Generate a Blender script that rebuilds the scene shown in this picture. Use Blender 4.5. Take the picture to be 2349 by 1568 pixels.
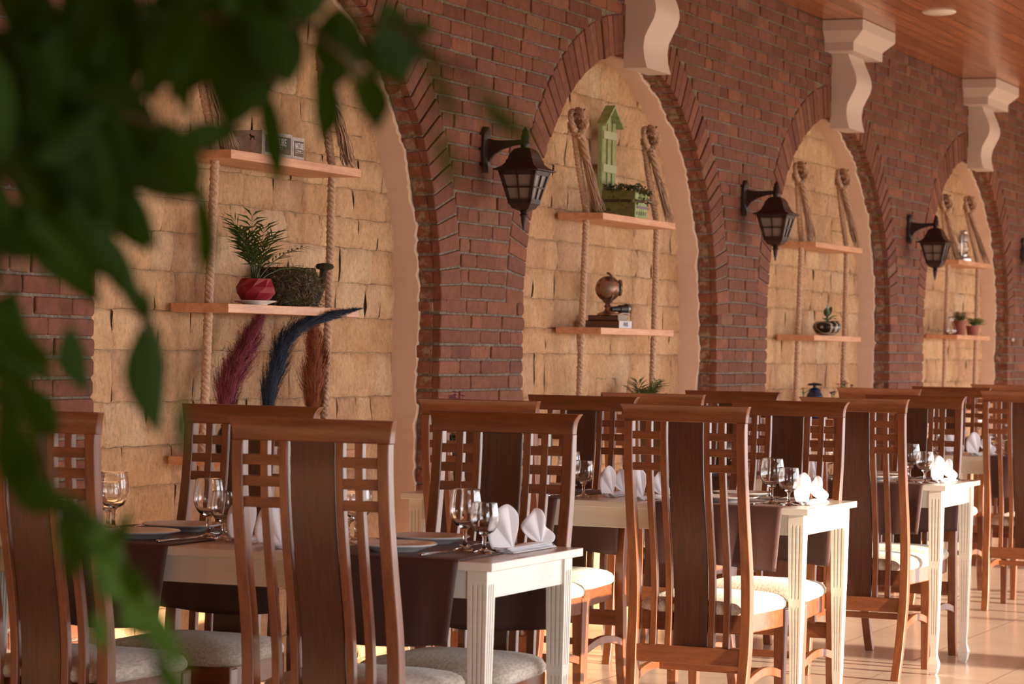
import bpy, bmesh, math, random
from mathutils import Vector, Matrix
random.seed(11)
S=bpy.context.scene; col=S.collection
for o in list(bpy.data.objects): bpy.data.objects.remove(o)
PI=math.pi
# ---------------- camera
YAW,PIT,ROL=.4038,.0019,.0174
Fv=Vector((math.cos(YAW)*math.cos(PIT),math.sin(YAW)*math.cos(PIT),math.sin(PIT)))
Rv=Vector((math.sin(YAW),-math.cos(YAW),0)); Uv=Rv.cross(Fv)
R2=Rv*math.cos(ROL)+Uv*math.sin(ROL); U2=-Rv*math.sin(ROL)+Uv*math.cos(ROL)
cd=bpy.data.cameras.new('camera'); cam=bpy.data.objects.new('camera',cd); col.objects.link(cam)
cam.matrix_world=Matrix(((R2.x,U2.x,-Fv.x,0),(R2.y,U2.y,-Fv.y,-4.6),(R2.z,U2.z,-Fv.z,1.2826),(0,0,0,1)))
cd.sensor_width=36; cd.sensor_fit='HORIZONTAL'; cd.lens=36*6087.5/2349; cd.clip_start=.05
cd.dof.use_dof=True; cd.dof.focus_distance=8.7; cd.dof.aperture_fstop=7.8
S.camera=cam
# ---------------- daylight
S.view_settings.view_transform='Standard'; S.view_settings.look='None'; S.view_settings.gamma=1; S.view_settings.use_curve_mapping=False
S.view_settings.exposure=0.28
W=bpy.data.worlds.new('sky'); S.world=W; W.use_nodes=True
bg=W.node_tree.nodes['Background']; bg.inputs[0].default_value=(.90,.94,1.0,1); bg.inputs[1].default_value=9.0
sd=bpy.data.lights.new('sun','SUN'); sun=bpy.data.objects.new('sun',sd); col.objects.link(sun)
sd.energy=13.5; sd.color=(1,.80,.58); sd.angle=math.radians(1.2)
SUN=Vector((.09,1,-.195)).normalized()
sun.rotation_euler=SUN.to_track_quat('-Z','Y').to_euler(); sun.location=(6,-20,6)
def portal(x0,x1,z0,z1,y):
    l=bpy.data.lights.new('window_daylight','AREA'); o=bpy.data.objects.new('window_daylight',l); col.objects.link(o)
    l.shape='RECTANGLE'; l.size=x1-x0; l.size_y=z1-z0; l.cycles.is_portal=True; l.energy=0
    o.location=((x0+x1)/2,y,(z0+z1)/2); o.rotation_euler=(math.radians(90),0,0)  # -Z -> +Y
OPEN=[(-.6,3.5),(6.2,10.4),(10.8,15.4),(15.8,20.2),(20.6,24.8),(25.2,28.8)]  # unseen window bays, spaced so the sun misses the nearest table
WY=-7.0; WH=2.45
for a,b in OPEN: portal(a,b,.1,WH,WY)
# warm downlights set in the ceiling are off
# ---------------- materials
def mat(name,base=(.8,.8,.8),rough=.5,metal=0,**k):
    m=bpy.data.materials.new(name); m.use_nodes=True; nt=m.node_tree; b=nt.nodes['Principled BSDF']
    b.inputs['Base Color'].default_value=(*base,1); b.inputs['Roughness'].default_value=rough; b.inputs['Metallic'].default_value=metal
    for a,v in k.items(): b.inputs[a.replace('_',' ')].default_value=v
    return m
def nd(m,t,**k):
    n=m.node_tree.nodes.new(t)
    for a,v in k.items():
        if isinstance(a,str) and hasattr(n,a): setattr(n,a,v)
        else: n.inputs[a.replace('_',' ')].default_value=v
    return n
def lk(m,a,b): m.node_tree.links.new(a,b)
def noise(m,scale,detail=4,vec=None,rough=.55):
    n=nd(m,'ShaderNodeTexNoise'); n.inputs['Scale'].default_value=scale; n.inputs['Detail'].default_value=detail; n.inputs['Roughness'].default_value=rough
    if vec: lk(m,vec,n.inputs['Vector'])
    return n
def ramp(m,fac,stops):
    r=nd(m,'ShaderNodeValToRGB'); e=r.color_ramp.elements
    while len(e)<len(stops): e.new(.5)
    for i,(p,c) in enumerate(stops): e[i].position=p; e[i].color=(*c,1)
    lk(m,fac,r.inputs[0]); return r
def coord(m,scale=(1,1,1),which='Object'):
    t=nd(m,'ShaderNodeTexCoord'); mp=nd(m,'ShaderNodeMapping'); mp.inputs['Scale'].default_value=scale
    lk(m,t.outputs[which],mp.inputs['Vector']); return mp.outputs[0]
def bump(m,h,strength,dist=.01):
    b=nd(m,'ShaderNodeBump'); b.inputs['Strength'].default_value=strength; b.inputs['Distance'].default_value=dist
    lk(m,h,b.inputs['Height']); lk(m,b.outputs[0],m.node_tree.nodes['Principled BSDF'].inputs['Normal']); return b
def bsdf(m): return m.node_tree.nodes['Principled BSDF']
def mixc(m,f,a,b,mode='MIX'):
    x=nd(m,'ShaderNodeMix'); x.data_type='RGBA'; x.blend_type=mode
    for s,v in ((x.inputs[0],f),(x.inputs[6],a),(x.inputs[7],b)):
        if hasattr(v,'links'): lk(m,v,s)
        elif isinstance(v,(int,float)): s.default_value=v
        else: s.default_value=(*v,1)
    return x.outputs[2]
def wood(name,c0,c1,c2,scale=(6,6,.7),rough=.38,coat=.45,freq=9,bs=.06):
    m=mat(name,rough=rough); v=coord(m,scale)
    oi=nd(m,'ShaderNodeObjectInfo'); ad=nd(m,'ShaderNodeVectorMath'); ad.operation='ADD'
    lk(m,v,ad.inputs[0]); lk(m,oi.outputs['Random'],ad.inputs[1]); v=ad.outputs[0]
    n=noise(m,freq,6,v,.6); n2=noise(m,freq*9,3,v)
    r=ramp(m,n.outputs[0],[(.3,c0),(.52,c1),(.75,c2)])
    c=mixc(m,.25,r.outputs[0],ramp(m,n2.outputs[0],[(.35,c0),(.7,c2)]).outputs[0])
    lk(m,c,bsdf(m).inputs['Base Color']); bsdf(m).inputs['Coat Weight'].default_value=coat; bsdf(m).inputs['Coat Roughness'].default_value=.2
    bump(m,n2.outputs[0],bs,.002); return m
CH=wood('stained_chair_wood',(.135,.038,.013),(.225,.069,.023),(.32,.108,.036))
CHH=wood('stained_chair_wood_crosswise',(.135,.038,.013),(.225,.069,.023),(.32,.108,.036),scale=(6,.7,6))
SPL=wood('dark_splat_wood',(.050,.014,.006),(.085,.025,.010),(.125,.040,.017),scale=(8,14,.6),rough=.42)
SHELF=wood('pine_board',(.42,.17,.075),(.62,.30,.15),(.74,.41,.23),scale=(.8,7,7),rough=.5,coat=.1,freq=5)
def ceiling_mat():
    m=mat('ceiling_planks',rough=.2); t=nd(m,'ShaderNodeTexCoord'); sp=nd(m,'ShaderNodeSeparateXYZ'); lk(m,t.outputs['Object'],sp.inputs[0])
    mu=nd(m,'ShaderNodeMath',operation='MULTIPLY'); lk(m,sp.outputs[1],mu.inputs[0]); mu.inputs[1].default_value=1/.095
    fl=nd(m,'ShaderNodeMath',operation='FLOOR'); lk(m,mu.outputs[0],fl.inputs[0]); fr=nd(m,'ShaderNodeMath',operation='FRACT'); lk(m,mu.outputs[0],fr.inputs[0])
    # stagger plank ends along x
    wn=nd(m,'ShaderNodeTexWhiteNoise',noise_dimensions='1D'); lk(m,fl.outputs[0],wn.inputs['W'])
    ax=nd(m,'ShaderNodeMath',operation='MULTIPLY_ADD'); lk(m,wn.outputs[0],ax.inputs[0]); ax.inputs[1].default_value=7; lk(m,sp.outputs[0],ax.inputs[2])
    dv=nd(m,'ShaderNodeMath',operation='DIVIDE'); lk(m,ax.outputs[0],dv.inputs[0]); dv.inputs[1].default_value=2.6
    f2=nd(m,'ShaderNodeMath',operation='FLOOR'); lk(m,dv.outputs[0],f2.inputs[0]); fr2=nd(m,'ShaderNodeMath',operation='FRACT'); lk(m,dv.outputs[0],fr2.inputs[0])
    cb=nd(m,'ShaderNodeCombineXYZ'); lk(m,fl.outputs[0],cb.inputs[0]); lk(m,f2.outputs[0],cb.inputs[1])
    w2=nd(m,'ShaderNodeTexWhiteNoise',noise_dimensions='3D'); lk(m,cb.outputs[0],w2.inputs['Vector'])
    v=coord(m,(.6,9,9)); n=noise(m,4,6,v)
    c1=ramp(m,n.outputs[0],[(.3,(.30,.095,.030)),(.7,(.56,.22,.085))]).outputs[0]
    c2=mixc(m,.4,c1,ramp(m,w2.outputs[0],[(0,(.26,.08,.026)),(1,(.62,.25,.10))]).outputs[0])
    g=nd(m,'ShaderNodeMath',operation='LESS_THAN'); lk(m,fr.outputs[0],g.inputs[0]); g.inputs[1].default_value=.09
    g2=nd(m,'ShaderNodeMath',operation='LESS_THAN'); lk(m,fr2.outputs[0],g2.inputs[0]); g2.inputs[1].default_value=.0015
    mx=nd(m,'ShaderNodeMath',operation='MAXIMUM'); lk(m,g.outputs[0],mx.inputs[0]); lk(m,g2.outputs[0],mx.inputs[1])
    lk(m,mixc(m,mx.outputs[0],c2,(.06,.018,.006)),bsdf(m).inputs['Base Color'])
    inv=nd(m,'ShaderNodeMath',operation='SUBTRACT'); inv.inputs[0].default_value=1; lk(m,mx.outputs[0],inv.inputs[1]); bump(m,inv.outputs[0],.6,.004)
    return m
def brick_mat(name,ramps,mortar_stain=.0):
    m=mat(name,rough=.85); g=nd(m,'ShaderNodeNewGeometry'); r=ramp(m,g.outputs['Random Per Island'],ramps)
    v=coord(m); n=noise(m,22,6,v,.65); n2=noise(m,140,3,v); n3=noise(m,3.0,3,v)
    d=ramp(m,n.outputs[0],[(.3,(.62,.58,.56)),(.6,(1,1,1)),(.8,(1.18,1.14,1.1))]).outputs[0]
    c=mixc(m,1,r.outputs[0],d,'MULTIPLY')
    if mortar_stain: c=mixc(m,ramp(m,noise(m,13,5,v,.7).outputs[0],[(.50,(0,0,0)),(.60,(mortar_stain,)*3)]).outputs[0],c,(.30,.22,.16))
    lk(m,c,bsdf(m).inputs['Base Color'])
    mm=nd(m,'ShaderNodeMath',operation='ADD'); lk(m,n.outputs[0],mm.inputs[0]); lk(m,n2.outputs[0],mm.inputs[1]); bump(m,mm.outputs[0],.55,.006)
    return m
BRICK=brick_mat('old_red_brick',[(0,(.145,.044,.026)),(.35,(.205,.068,.037)),(.7,(.175,.062,.041)),(.92,(.26,.090,.044)),(1,(.21,.10,.055))])
BRICKJ=brick_mat('old_red_brick_reveal',[(0,(.17,.052,.03)),(.5,(.25,.075,.038)),(1,(.21,.085,.055))],.85)
MORTAR=mat('grey_mortar',rough=.95); _n=noise(MORTAR,60,6,coord(MORTAR)); lk(MORTAR,ramp(MORTAR,_n.outputs[0],[(.3,(.10,.070,.055)),(.7,(.26,.20,.16))]).outputs[0],bsdf(MORTAR).inputs['Base Color']); bump(MORTAR,_n.outputs[0],.9,.01)
def stone():
    m=mat('rough_limestone',rough=.9); g=nd(m,'ShaderNodeNewGeometry')
    r=ramp(m,g.outputs['Random Per Island'],[(0,(.78,.46,.24)),(.35,(.90,.59,.34)),(.7,(.84,.51,.28)),(.85,(.74,.44,.27)),(1,(.93,.66,.41))])
    v=coord(m); n=noise(m,7,6,v,.6); n2=noise(m,75,5,coord(m,(1,1,.6)),.75); n3=noise(m,16,5,v,.7)
    c=mixc(m,1,r.outputs[0],ramp(m,n.outputs[0],[(.3,(.82,.74,.66)),(.6,(1,1,1)),(.8,(1.1,1.08,1.0))]).outputs[0],'MULTIPLY')
    nf=noise(m,48,5,coord(m,(1.3,1,.8)),.75); c=mixc(m,1,c,ramp(m,nf.outputs[0],[(.32,(.80,.73,.65)),(.48,(1,1,1)),(.66,(1.15,1.14,1.1))]).outputs[0],'MULTIPLY')  # stone mottling, strengthened in the colour to stand in for weak relief shading
    c=mixc(m,ramp(m,n3.outputs[0],[(.58,(0,0,0)),(.74,(.6,)*3)]).outputs[0],c,(.46,.23,.11))
    c=mixc(m,ramp(m,n2.outputs[0],[(.34,(.5,)*3),(.42,(0,0,0))]).outputs[0],c,(.40,.24,.12))  # hollows of the bump darkened in the colour so the relief reads
    lk(m,c,bsdf(m).inputs['Base Color'])
    a=nd(m,'ShaderNodeMath',operation='MULTIPLY_ADD'); lk(m,n.outputs[0],a.inputs[0]); a.inputs[1].default_value=1.2; lk(m,n2.outputs[0],a.inputs[2]); vo=nd(m,'ShaderNodeTexVoronoi'); vo.inputs['Scale'].default_value=34; lk(m,v,vo.inputs['Vector']); a2=nd(m,'ShaderNodeMath',operation='MULTIPLY_ADD'); lk(m,vo.outputs['Distance'],a2.inputs[0]); a2.inputs[1].default_value=.5; lk(m,a.outputs[0],a2.inputs[2]); bump(m,a2.outputs[0],1.0,.022)
    return m
STONE=stone(); JOINT=mat('stone_joint',(.30,.18,.09),.95)
PLAS=mat('cream_plaster',rough=.75); _v=coord(PLAS,(1,1,5)); _n=noise(PLAS,5,4,_v); lk(PLAS,ramp(PLAS,_n.outputs[0],[(.3,(.64,.45,.34)),(.7,(.68,.49,.37))]).outputs[0],bsdf(PLAS).inputs['Base Color']); bump(PLAS,_n.outputs[0],.05,.004)
CORB=mat('painted_corbel_plaster',(.62,.50,.43),.6); _n=noise(CORB,30,4,coord(CORB)); bump(CORB,_n.outputs[0],.1,.003)
def cream():
    m=mat('cream_painted_wood',rough=.33); v=coord(m,(3,1.2,14)); n=noise(m,6,5,v,.6)
    lk(m,ramp(m,n.outputs[0],[(.3,(.75,.71,.62)),(.55,(.79,.76,.67)),(.8,(.82,.79,.72))]).outputs[0],bsdf(m).inputs['Base Color']); bump(m,n.outputs[0],.08,.002); bsdf(m).inputs['Coat Weight'].default_value=.3; return m
CREAM=cream()
def fabric():
    m=mat('cream_woven_fabric',rough=.8); n=noise(m,10,4,coord(m,(3,30,3))); n2=noise(m,160,2,coord(m,(.35,1,1)))
    c=mixc(m,.5,ramp(m,n.outputs[0],[(.3,(.50,.43,.34)),(.7,(.70,.64,.54))]).outputs[0],ramp(m,n2.outputs[0],[(.35,(.36,.29,.21)),(.6,(.78,.73,.64))]).outputs[0])
    lk(m,c,bsdf(m).inputs['Base Color']); bump(m,n2.outputs[0],.4,.003); bsdf(m).inputs['Sheen Weight'].default_value=.3; return m
FAB=fabric()
def cloth():
    m=mat('brown_satin_cloth',rough=.5); n=noise(m,500,2,coord(m)); lk(m,ramp(m,n.outputs[0],[(.3,(.048,.018,.015)),(.7,(.085,.035,.029))]).outputs[0],bsdf(m).inputs['Base Color'])
    bump(m,n.outputs[0],.25,.001); bsdf(m).inputs['Sheen Weight'].default_value=.10; bsdf(m).inputs['Sheen Tint'].default_value=(.8,.55,.5,1); return m
BROWN=cloth()
NAPK=mat('white_napkin_cotton',(.90,.90,.95),.75,Subsurface_Weight=.0); bump(NAPK,noise(NAPK,700,2,coord(NAPK)).outputs[0],.1,.001)
PORC=mat('white_porcelain',(.80,.79,.80),.12,Coat_Weight=.5)
GLASS=mat('clear_glass',(1,1,1),.0,Transmission_Weight=1.0,IOR=1.45)
STEEL=mat('polished_steel',(.72,.70,.68),.16,1)
IRON=mat('brown_black_cast_metal',(.030,.012,.010),.5,.2,Coat_Weight=.12,Coat_Roughness=.3)
FROST=mat('frosted_lamp_pane',(.20,.16,.14),.35)
ROPEM=mat('hemp_rope',rough=.9); _n=noise(ROPEM,90,3,coord(ROPEM)); lk(ROPEM,ramp(ROPEM,_n.outputs[0],[(.3,(.36,.21,.13)),(.7,(.60,.40,.27))]).outputs[0],bsdf(ROPEM).inputs['Base Color']); bump(ROPEM,_n.outputs[0],.3,.003)
FRAYM=mat('frayed_hemp_strands',(.40,.25,.165),.9)
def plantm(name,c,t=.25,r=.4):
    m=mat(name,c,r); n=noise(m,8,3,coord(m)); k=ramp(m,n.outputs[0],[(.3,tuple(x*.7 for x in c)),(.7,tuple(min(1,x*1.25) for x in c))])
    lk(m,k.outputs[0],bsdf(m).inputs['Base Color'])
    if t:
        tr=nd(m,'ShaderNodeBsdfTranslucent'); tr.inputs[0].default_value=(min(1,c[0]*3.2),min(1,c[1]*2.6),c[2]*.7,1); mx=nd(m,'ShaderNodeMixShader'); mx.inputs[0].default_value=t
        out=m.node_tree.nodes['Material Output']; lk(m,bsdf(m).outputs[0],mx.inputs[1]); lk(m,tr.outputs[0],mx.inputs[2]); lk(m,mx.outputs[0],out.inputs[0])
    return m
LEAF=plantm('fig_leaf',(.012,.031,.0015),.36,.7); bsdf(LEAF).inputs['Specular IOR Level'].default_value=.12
PALM=plantm('palm_leaf',(.028,.062,.014),.2); BROAD=plantm('broad_leaf',(.05,.13,.04),.2); VARI=plantm('grey_green_leaf',(.11,.19,.10),.2)
BARK=mat('grey_brown_bark',(.10,.065,.035),.9)
TWIG=mat('green_stem',(.08,.10,.03),.7)
# ---------------- geometry helpers
class MB:
    def __init__(s): s.v=[]; s.f=[]; s.mi=[]; s.m=0
    def add(s,vs,fs):
        n=len(s.v); s.v+= [tuple(v) for v in vs]; s.f+= [tuple(i+n for i in f) for f in fs]; s.mi+=[s.m]*len(fs); return s
    def box(s,x0,x1,y0,y1,z0,z1):
        return s.add([(x,y,z) for x in (x0,x1) for y in (y0,y1) for z in (z0,z1)],[(0,1,3,2),(4,6,7,5),(0,4,5,1),(2,3,7,6),(0,2,6,4),(1,5,7,3)])
    def loft(s,rings,cap=True,closed=True):
        n=len(rings[0]); vs=[p for r in rings for p in r]; fs=[]
        for i in range(len(rings)-1):
            for j in range(n if closed else n-1):
                k=(j+1)%n; fs.append((i*n+j,i*n+k,(i+1)*n+k,(i+1)*n+j))
        if cap and closed: fs.append(tuple(range(n-1,-1,-1))); fs.append(tuple((len(rings)-1)*n+j for j in range(n)))
        return s.add(vs,fs)
    def lathe(s,prof,c=(0,0,0),seg=24,cap=True):
        return s.loft([[(c[0]+r*math.cos(2*PI*k/seg),c[1]+r*math.sin(2*PI*k/seg),c[2]+z) for k in range(seg)] for r,z in prof],cap)
    def sq(s,prof,c=(0,0,0)):  # square sections: (half,z)
        return s.loft([[(c[0]+a*h,c[1]+b*h,c[2]+z) for a,b in ((-1,-1),(1,-1),(1,1),(-1,1))] for h,z in prof])
    def tube(s,pts,r,seg=8,cap=True,phase=0):
        pts=[Vector(p) for p in pts]; rs=r if isinstance(r,(list,tuple)) else [r]*len(pts); rings=[]; up=None
        for i,p in enumerate(pts):
            t=(pts[min(i+1,len(pts)-1)]-pts[max(i-1,0)]).normalized()
            if up is None: up=t.orthogonal().normalized()
            else: up=(up-t*up.dot(t)); up=up.normalized() if up.length>1e-6 else t.orthogonal().normalized()
            b=t.cross(up); rings.append([p+(up*math.cos(2*PI*k/seg+phase)+b*math.sin(2*PI*k/seg+phase))*rs[i] for k in range(seg)])
        return s.loft(rings,cap)
    def prism(s,poly,y0,y1):  # poly in x,z
        n=len(poly); return s.add([(x,y0,z) for x,z in poly]+[(x,y1,z) for x,z in poly],[tuple(range(n)),tuple(range(2*n-1,n-1,-1))]+[(i,i+n,(i+1)%n+n,(i+1)%n) for i in range(n)])
    def grid(s,fn,nu,nv):
        vs=[fn(i/nu,j/nv) for i in range(nu+1) for j in range(nv+1)]
        return s.add(vs,[(i*(nv+1)+j,(i+1)*(nv+1)+j,(i+1)*(nv+1)+j+1,i*(nv+1)+j+1) for i in range(nu) for j in range(nv)])
    def build(s,name,m,parent=None,smooth=False,bev=0,solid=0,seg=2,loc=None):
        me=bpy.data.meshes.new(name); me.from_pydata(s.v,[],s.f); 
        for x in (m if isinstance(m,(list,tuple)) else [m]): me.materials.append(x)
        if any(s.mi): me.polygons.foreach_set('material_index',s.mi)
        bm=bmesh.new(); bm.from_mesh(me); bmesh.ops.recalc_face_normals(bm,faces=bm.faces); bm.to_mesh(me); bm.free()
        if smooth:
            me.polygons.foreach_set('use_smooth',[True]*len(me.polygons))
            if smooth is not True: me.set_sharp_from_angle(angle=math.radians(smooth))
        o=bpy.data.objects.new(name,me); col.objects.link(o)
        if parent: o.parent=parent
        if loc: o.location=loc
        if solid: k=o.modifiers.new('solid','SOLIDIFY'); k.thickness=solid; k.offset=0
        if bev: k=o.modifiers.new('bevel','BEVEL'); k.width=bev; k.segments=seg; k.limit_method='ANGLE'; k.angle_limit=.7
        return o
def tag(o,label,cat,group=None):
    o['label']=label; o['category']=cat
    if group: o['group']=group
    return o
def thing(name,label,cat,loc=(0,0,0),rz=0,group=None):
    o=bpy.data.objects.new(name,None); o.empty_display_size=.05; col.objects.link(o); o.location=loc; o.rotation_euler=(0,0,rz); return tag(o,label,cat,group)
def struct(o): o['kind']='structure'; return o
def copy_tree(o,parent=None):
    c=o.copy(); col.objects.link(c)
    if parent: c.parent=parent
    for ch in list(o.children): copy_tree(ch,c)
    return c
def R(a=0,b=1): return random.uniform(a,b)
# ---------------- arcade wall (front face y=0, brick .11 thick, plaster to .22, stone behind)
P=3.56; HB=1.335; ZS=1.47; RISE=1.255; CT=3.29
BAYS=[12.235+P*k for k in range(-3,5)]   # centres of the openings
def arch(c,t,off=0):   # t 0..PI from right to left; point and outward normal
    x=HB*math.cos(t); z=RISE*math.sin(t); n=Vector((x/HB**2,z/RISE**2)).normalized()
    return c+x+n.x*off, ZS+z+n.y*off
def halfw(z,off=0):
    if z<=ZS: return HB+off*0
    lo,hi=0,PI/2
    if z>ZS+RISE+off: return -1
    for _ in range(30):
        m=(lo+hi)/2
        if arch(0,m,off)[1]<z: lo=m
        else: hi=m
    return arch(0,lo,off)[0]
X0,X1=1.4,28.4
def wobble(): return R(-.0022,.0022)
def brick(mb,x0,x1,z0,z1,yf,yb,mids=()):
    W_,H_=x1-x0,z1-z0; dy=R(-.004,.004); j=[R(-.0016,.0016) for _ in range(16)]; cr=min(.010,W_*.3)*R(.6,1.3)
    def ring(k,y,c_):
        p=[(x0+k+c_,z0+k),(x1-k-c_,z0+k),(x1-k,z0+k+c_),(x1-k,z1-k-c_),(x1-k-c_,z1-k),(x0+k+c_,z1-k),(x0+k,z1-k-c_),(x0+k,z0+k+c_)]
        return [(p[i][0]+j[2*i],y,p[i][1]+j[2*i+1]) for i in range(8)]
    mb.loft([ring(0,yb,cr*.8),ring(0,yf+dy+.006,cr*.8),ring(.0012,yf+dy+.002,cr),ring(.004,yf+dy,cr)])
def brick4(mb,q,yf,yb):
    cx=sum(p[0] for p in q)/4; cz=sum(p[1] for p in q)/4; dy=R(-.004,.004)
    q=[(p[0]+wobble(),p[1]+wobble()) for p in q]
    def sh(p,k): 
        d=Vector((cx-p[0],cz-p[1])); l=d.length; d=d/l*min(k,l*.4); return (p[0]+d.x,p[1]+d.y)
    rs=[]
    for y,k in ((yb,0),(yf+dy+.005,0),(yf+dy+.0015,.003),(yf+dy,.008)): rs.append([(sh(p,k)[0],y,sh(p,k)[1]) for p in q])
    mb.loft(rs)
wall=MB(); H=.0645; RING=.2
row=0; z=0
while z<CT-.01:
    z1=min(z+H,CT); zc=(z+z1)/2; cuts=[]
    for c in BAYS:
        h=halfw(zc,RING+.006) if zc>ZS-.02 else HB
        if h>0: cuts.append((c-h,c+h))
    ivs=[]; a=X0
    for l,r in cuts:
        if l>a: ivs.append((a,l))
        a=max(a,r)
    ivs.append((a,X1)); below=zc<=ZS-.02
    for l,r in ivs:
        x=l
        if below and r-l<1.2:
            first=.11 if row%2 else .205; x=l; pts=[l,l+first]
        else:
            ph=(row%2)*.105+.03*math.sin(row*1.7); k=math.floor((l-ph)/.21); pts=[l]; nx=(k+1)*.21+ph
            if nx-l<.05: nx+=.21
            pts.append(min(nx,r))
        while pts[-1]<r-.05:
            w=.21 if R()>.22 else .115
            nx=pts[-1]+w*R(.96,1.04)
            if r-nx<.07: nx=r
            pts.append(min(nx,r))
        if pts[-1]<r: pts[-1]=r
        for i in range(len(pts)-1):
            if pts[i+1]-pts[i]<.02: continue
            edge=(below and (i==0 or i==len(pts)-2))
            brick(wall,pts[i]+(.0 if i==0 and below else .0022),pts[i+1]-(.0 if i==len(pts)-2 and below else .0022),z+.0045,z1-.0045,0,.035)
    z=z1; row+=1
for c in BAYS:   # voussoir ring
    n=62
    for i in range(n):
        t0=PI*i/n+.0035; t1=PI*(i+1)/n-.0035; 
        o0=.0; o1=RING-.004
        # tilt low voussoirs so their joints flatten towards the springing
        q=[arch(c,t0,o0),arch(c,t0,o1),arch(c,t1,o1),arch(c,t1,o0)]
        brick4(wall,q,0,.035)
wl=struct(wall.build('wall_left',BRICK,smooth=False))
# reveal bricks: intrados faces of the ring and the jambs, rougher and stained
rev=MB()
for c in BAYS:
    n=62
    for i in range(n):
        t0=PI*i/n+.006; t1=PI*(i+1)/n-.006; d=R(-.004,.006)
        q=[arch(c,t0,-d*.3+.003),arch(c,t0,.06),arch(c,t1,.06),arch(c,t1,-d*.3+.003)]; rev.add([(p[0],y,p[1]) for y in (.037,.105+R(-.012,.006)) for p in q],[(0,1,2,3),(7,6,5,4),(0,4,5,1),(1,5,6,2),(2,6,7,3),(3,7,4,0)])
    z=0
    while z<ZS-.03:
        for sgn in (-1,1):
            x=c+sgn*(HB+R(-.003,.003)); a,b=sorted((x,x+sgn*.08)); rev.box(a,b,.037,.105+R(-.016,.006),z+.006,min(z+H,ZS)-.006)
        z+=H
struct(rev.build('wall_left_reveal',BRICKJ,bev=.003,seg=1))
# mortar body behind the bricks
mo=MB(); 
def arched_plate(mb,off,ya,yb,xa,xb,zt,nseg=40,zb=0):
    for k,c in enumerate(BAYS):
        l=xa if k==0 else (BAYS[k-1]+c)/2; r=xb if k==len(BAYS)-1 else (c+BAYS[k+1])/2
        pts=[(c+HB+off,zb)]+[arch(c,PI*i/nseg,off) for i in range(nseg+1)]+[(c-HB-off,zb)]
        def ext(i,p):
            if i==0: return (r,zb)
            if i==len(pts)-1: return (l,zb)
            t=PI*(i-1)/nseg
            if t<PI*.25: f=t/(PI*.25); return (r,zb+(zt-zb)*(.45+.55*f))
            if t>PI*.75: f=(PI-t)/(PI*.25); return (l,zb+(zt-zb)*(.45+.55*f))
            f=(t-PI*.25)/(PI*.5); return (r+(l-r)*f,zt)
        A=pts; B=[ext(i,p) for i,p in enumerate(pts)]; n=len(A)
        vs=[(p[0],y,p[1]) for y in (ya,yb) for L in (A,B) for p in L]; fs=[]
        for i in range(n-1): fs+=[(i,i+1,n+i+1,n+i),(2*n+i,3*n+i,3*n+i+1,2*n+i+1),(i,2*n+i,2*n+i+1,i+1)]
        mb.add(vs,fs)
arched_plate(mo,.006,.008,.100,X0,X1,CT)
struct(mo.build('wall_left_mortar',MORTAR))
# plaster reveal and stone backing, one of each per bay
def plaster(c,idx):
    mb=MB(); n=190; rings=[]
    path=[]; 
    for i in range(60): path.append((c+HB,ZS*i/60,1,0))
    for i in range(n+1):
        t=PI*i/n; x,zz=arch(c,t,0); nx=Vector((math.cos(t)/HB,math.sin(t)/RISE)).normalized(); path.append((x,zz,nx.x,nx.y))
    for i in range(59,-1,-1): path.append((c-HB,ZS*i/60,-1,0))
    e=0
    for x,zz,nx,nz in path:
        e=e*.6+R(-.008,.008); k=.004
        rings.append([(x+nx*.05,.10+e*.3,zz+nz*.05),(x+nx*k,.103+e,zz+nz*k),(x-nx*.004,.110+e,zz-nz*.004),(x-nx*.006,.16,zz-nz*.006),(x-nx*.006,.222,zz-nz*.006),(x+nx*.05,.222,zz+nz*.05)])
    mb.loft(rings,cap=False,closed=False); o=struct(mb.build('trim_%d'%idx,PLAS,smooth=40)); return o
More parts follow.
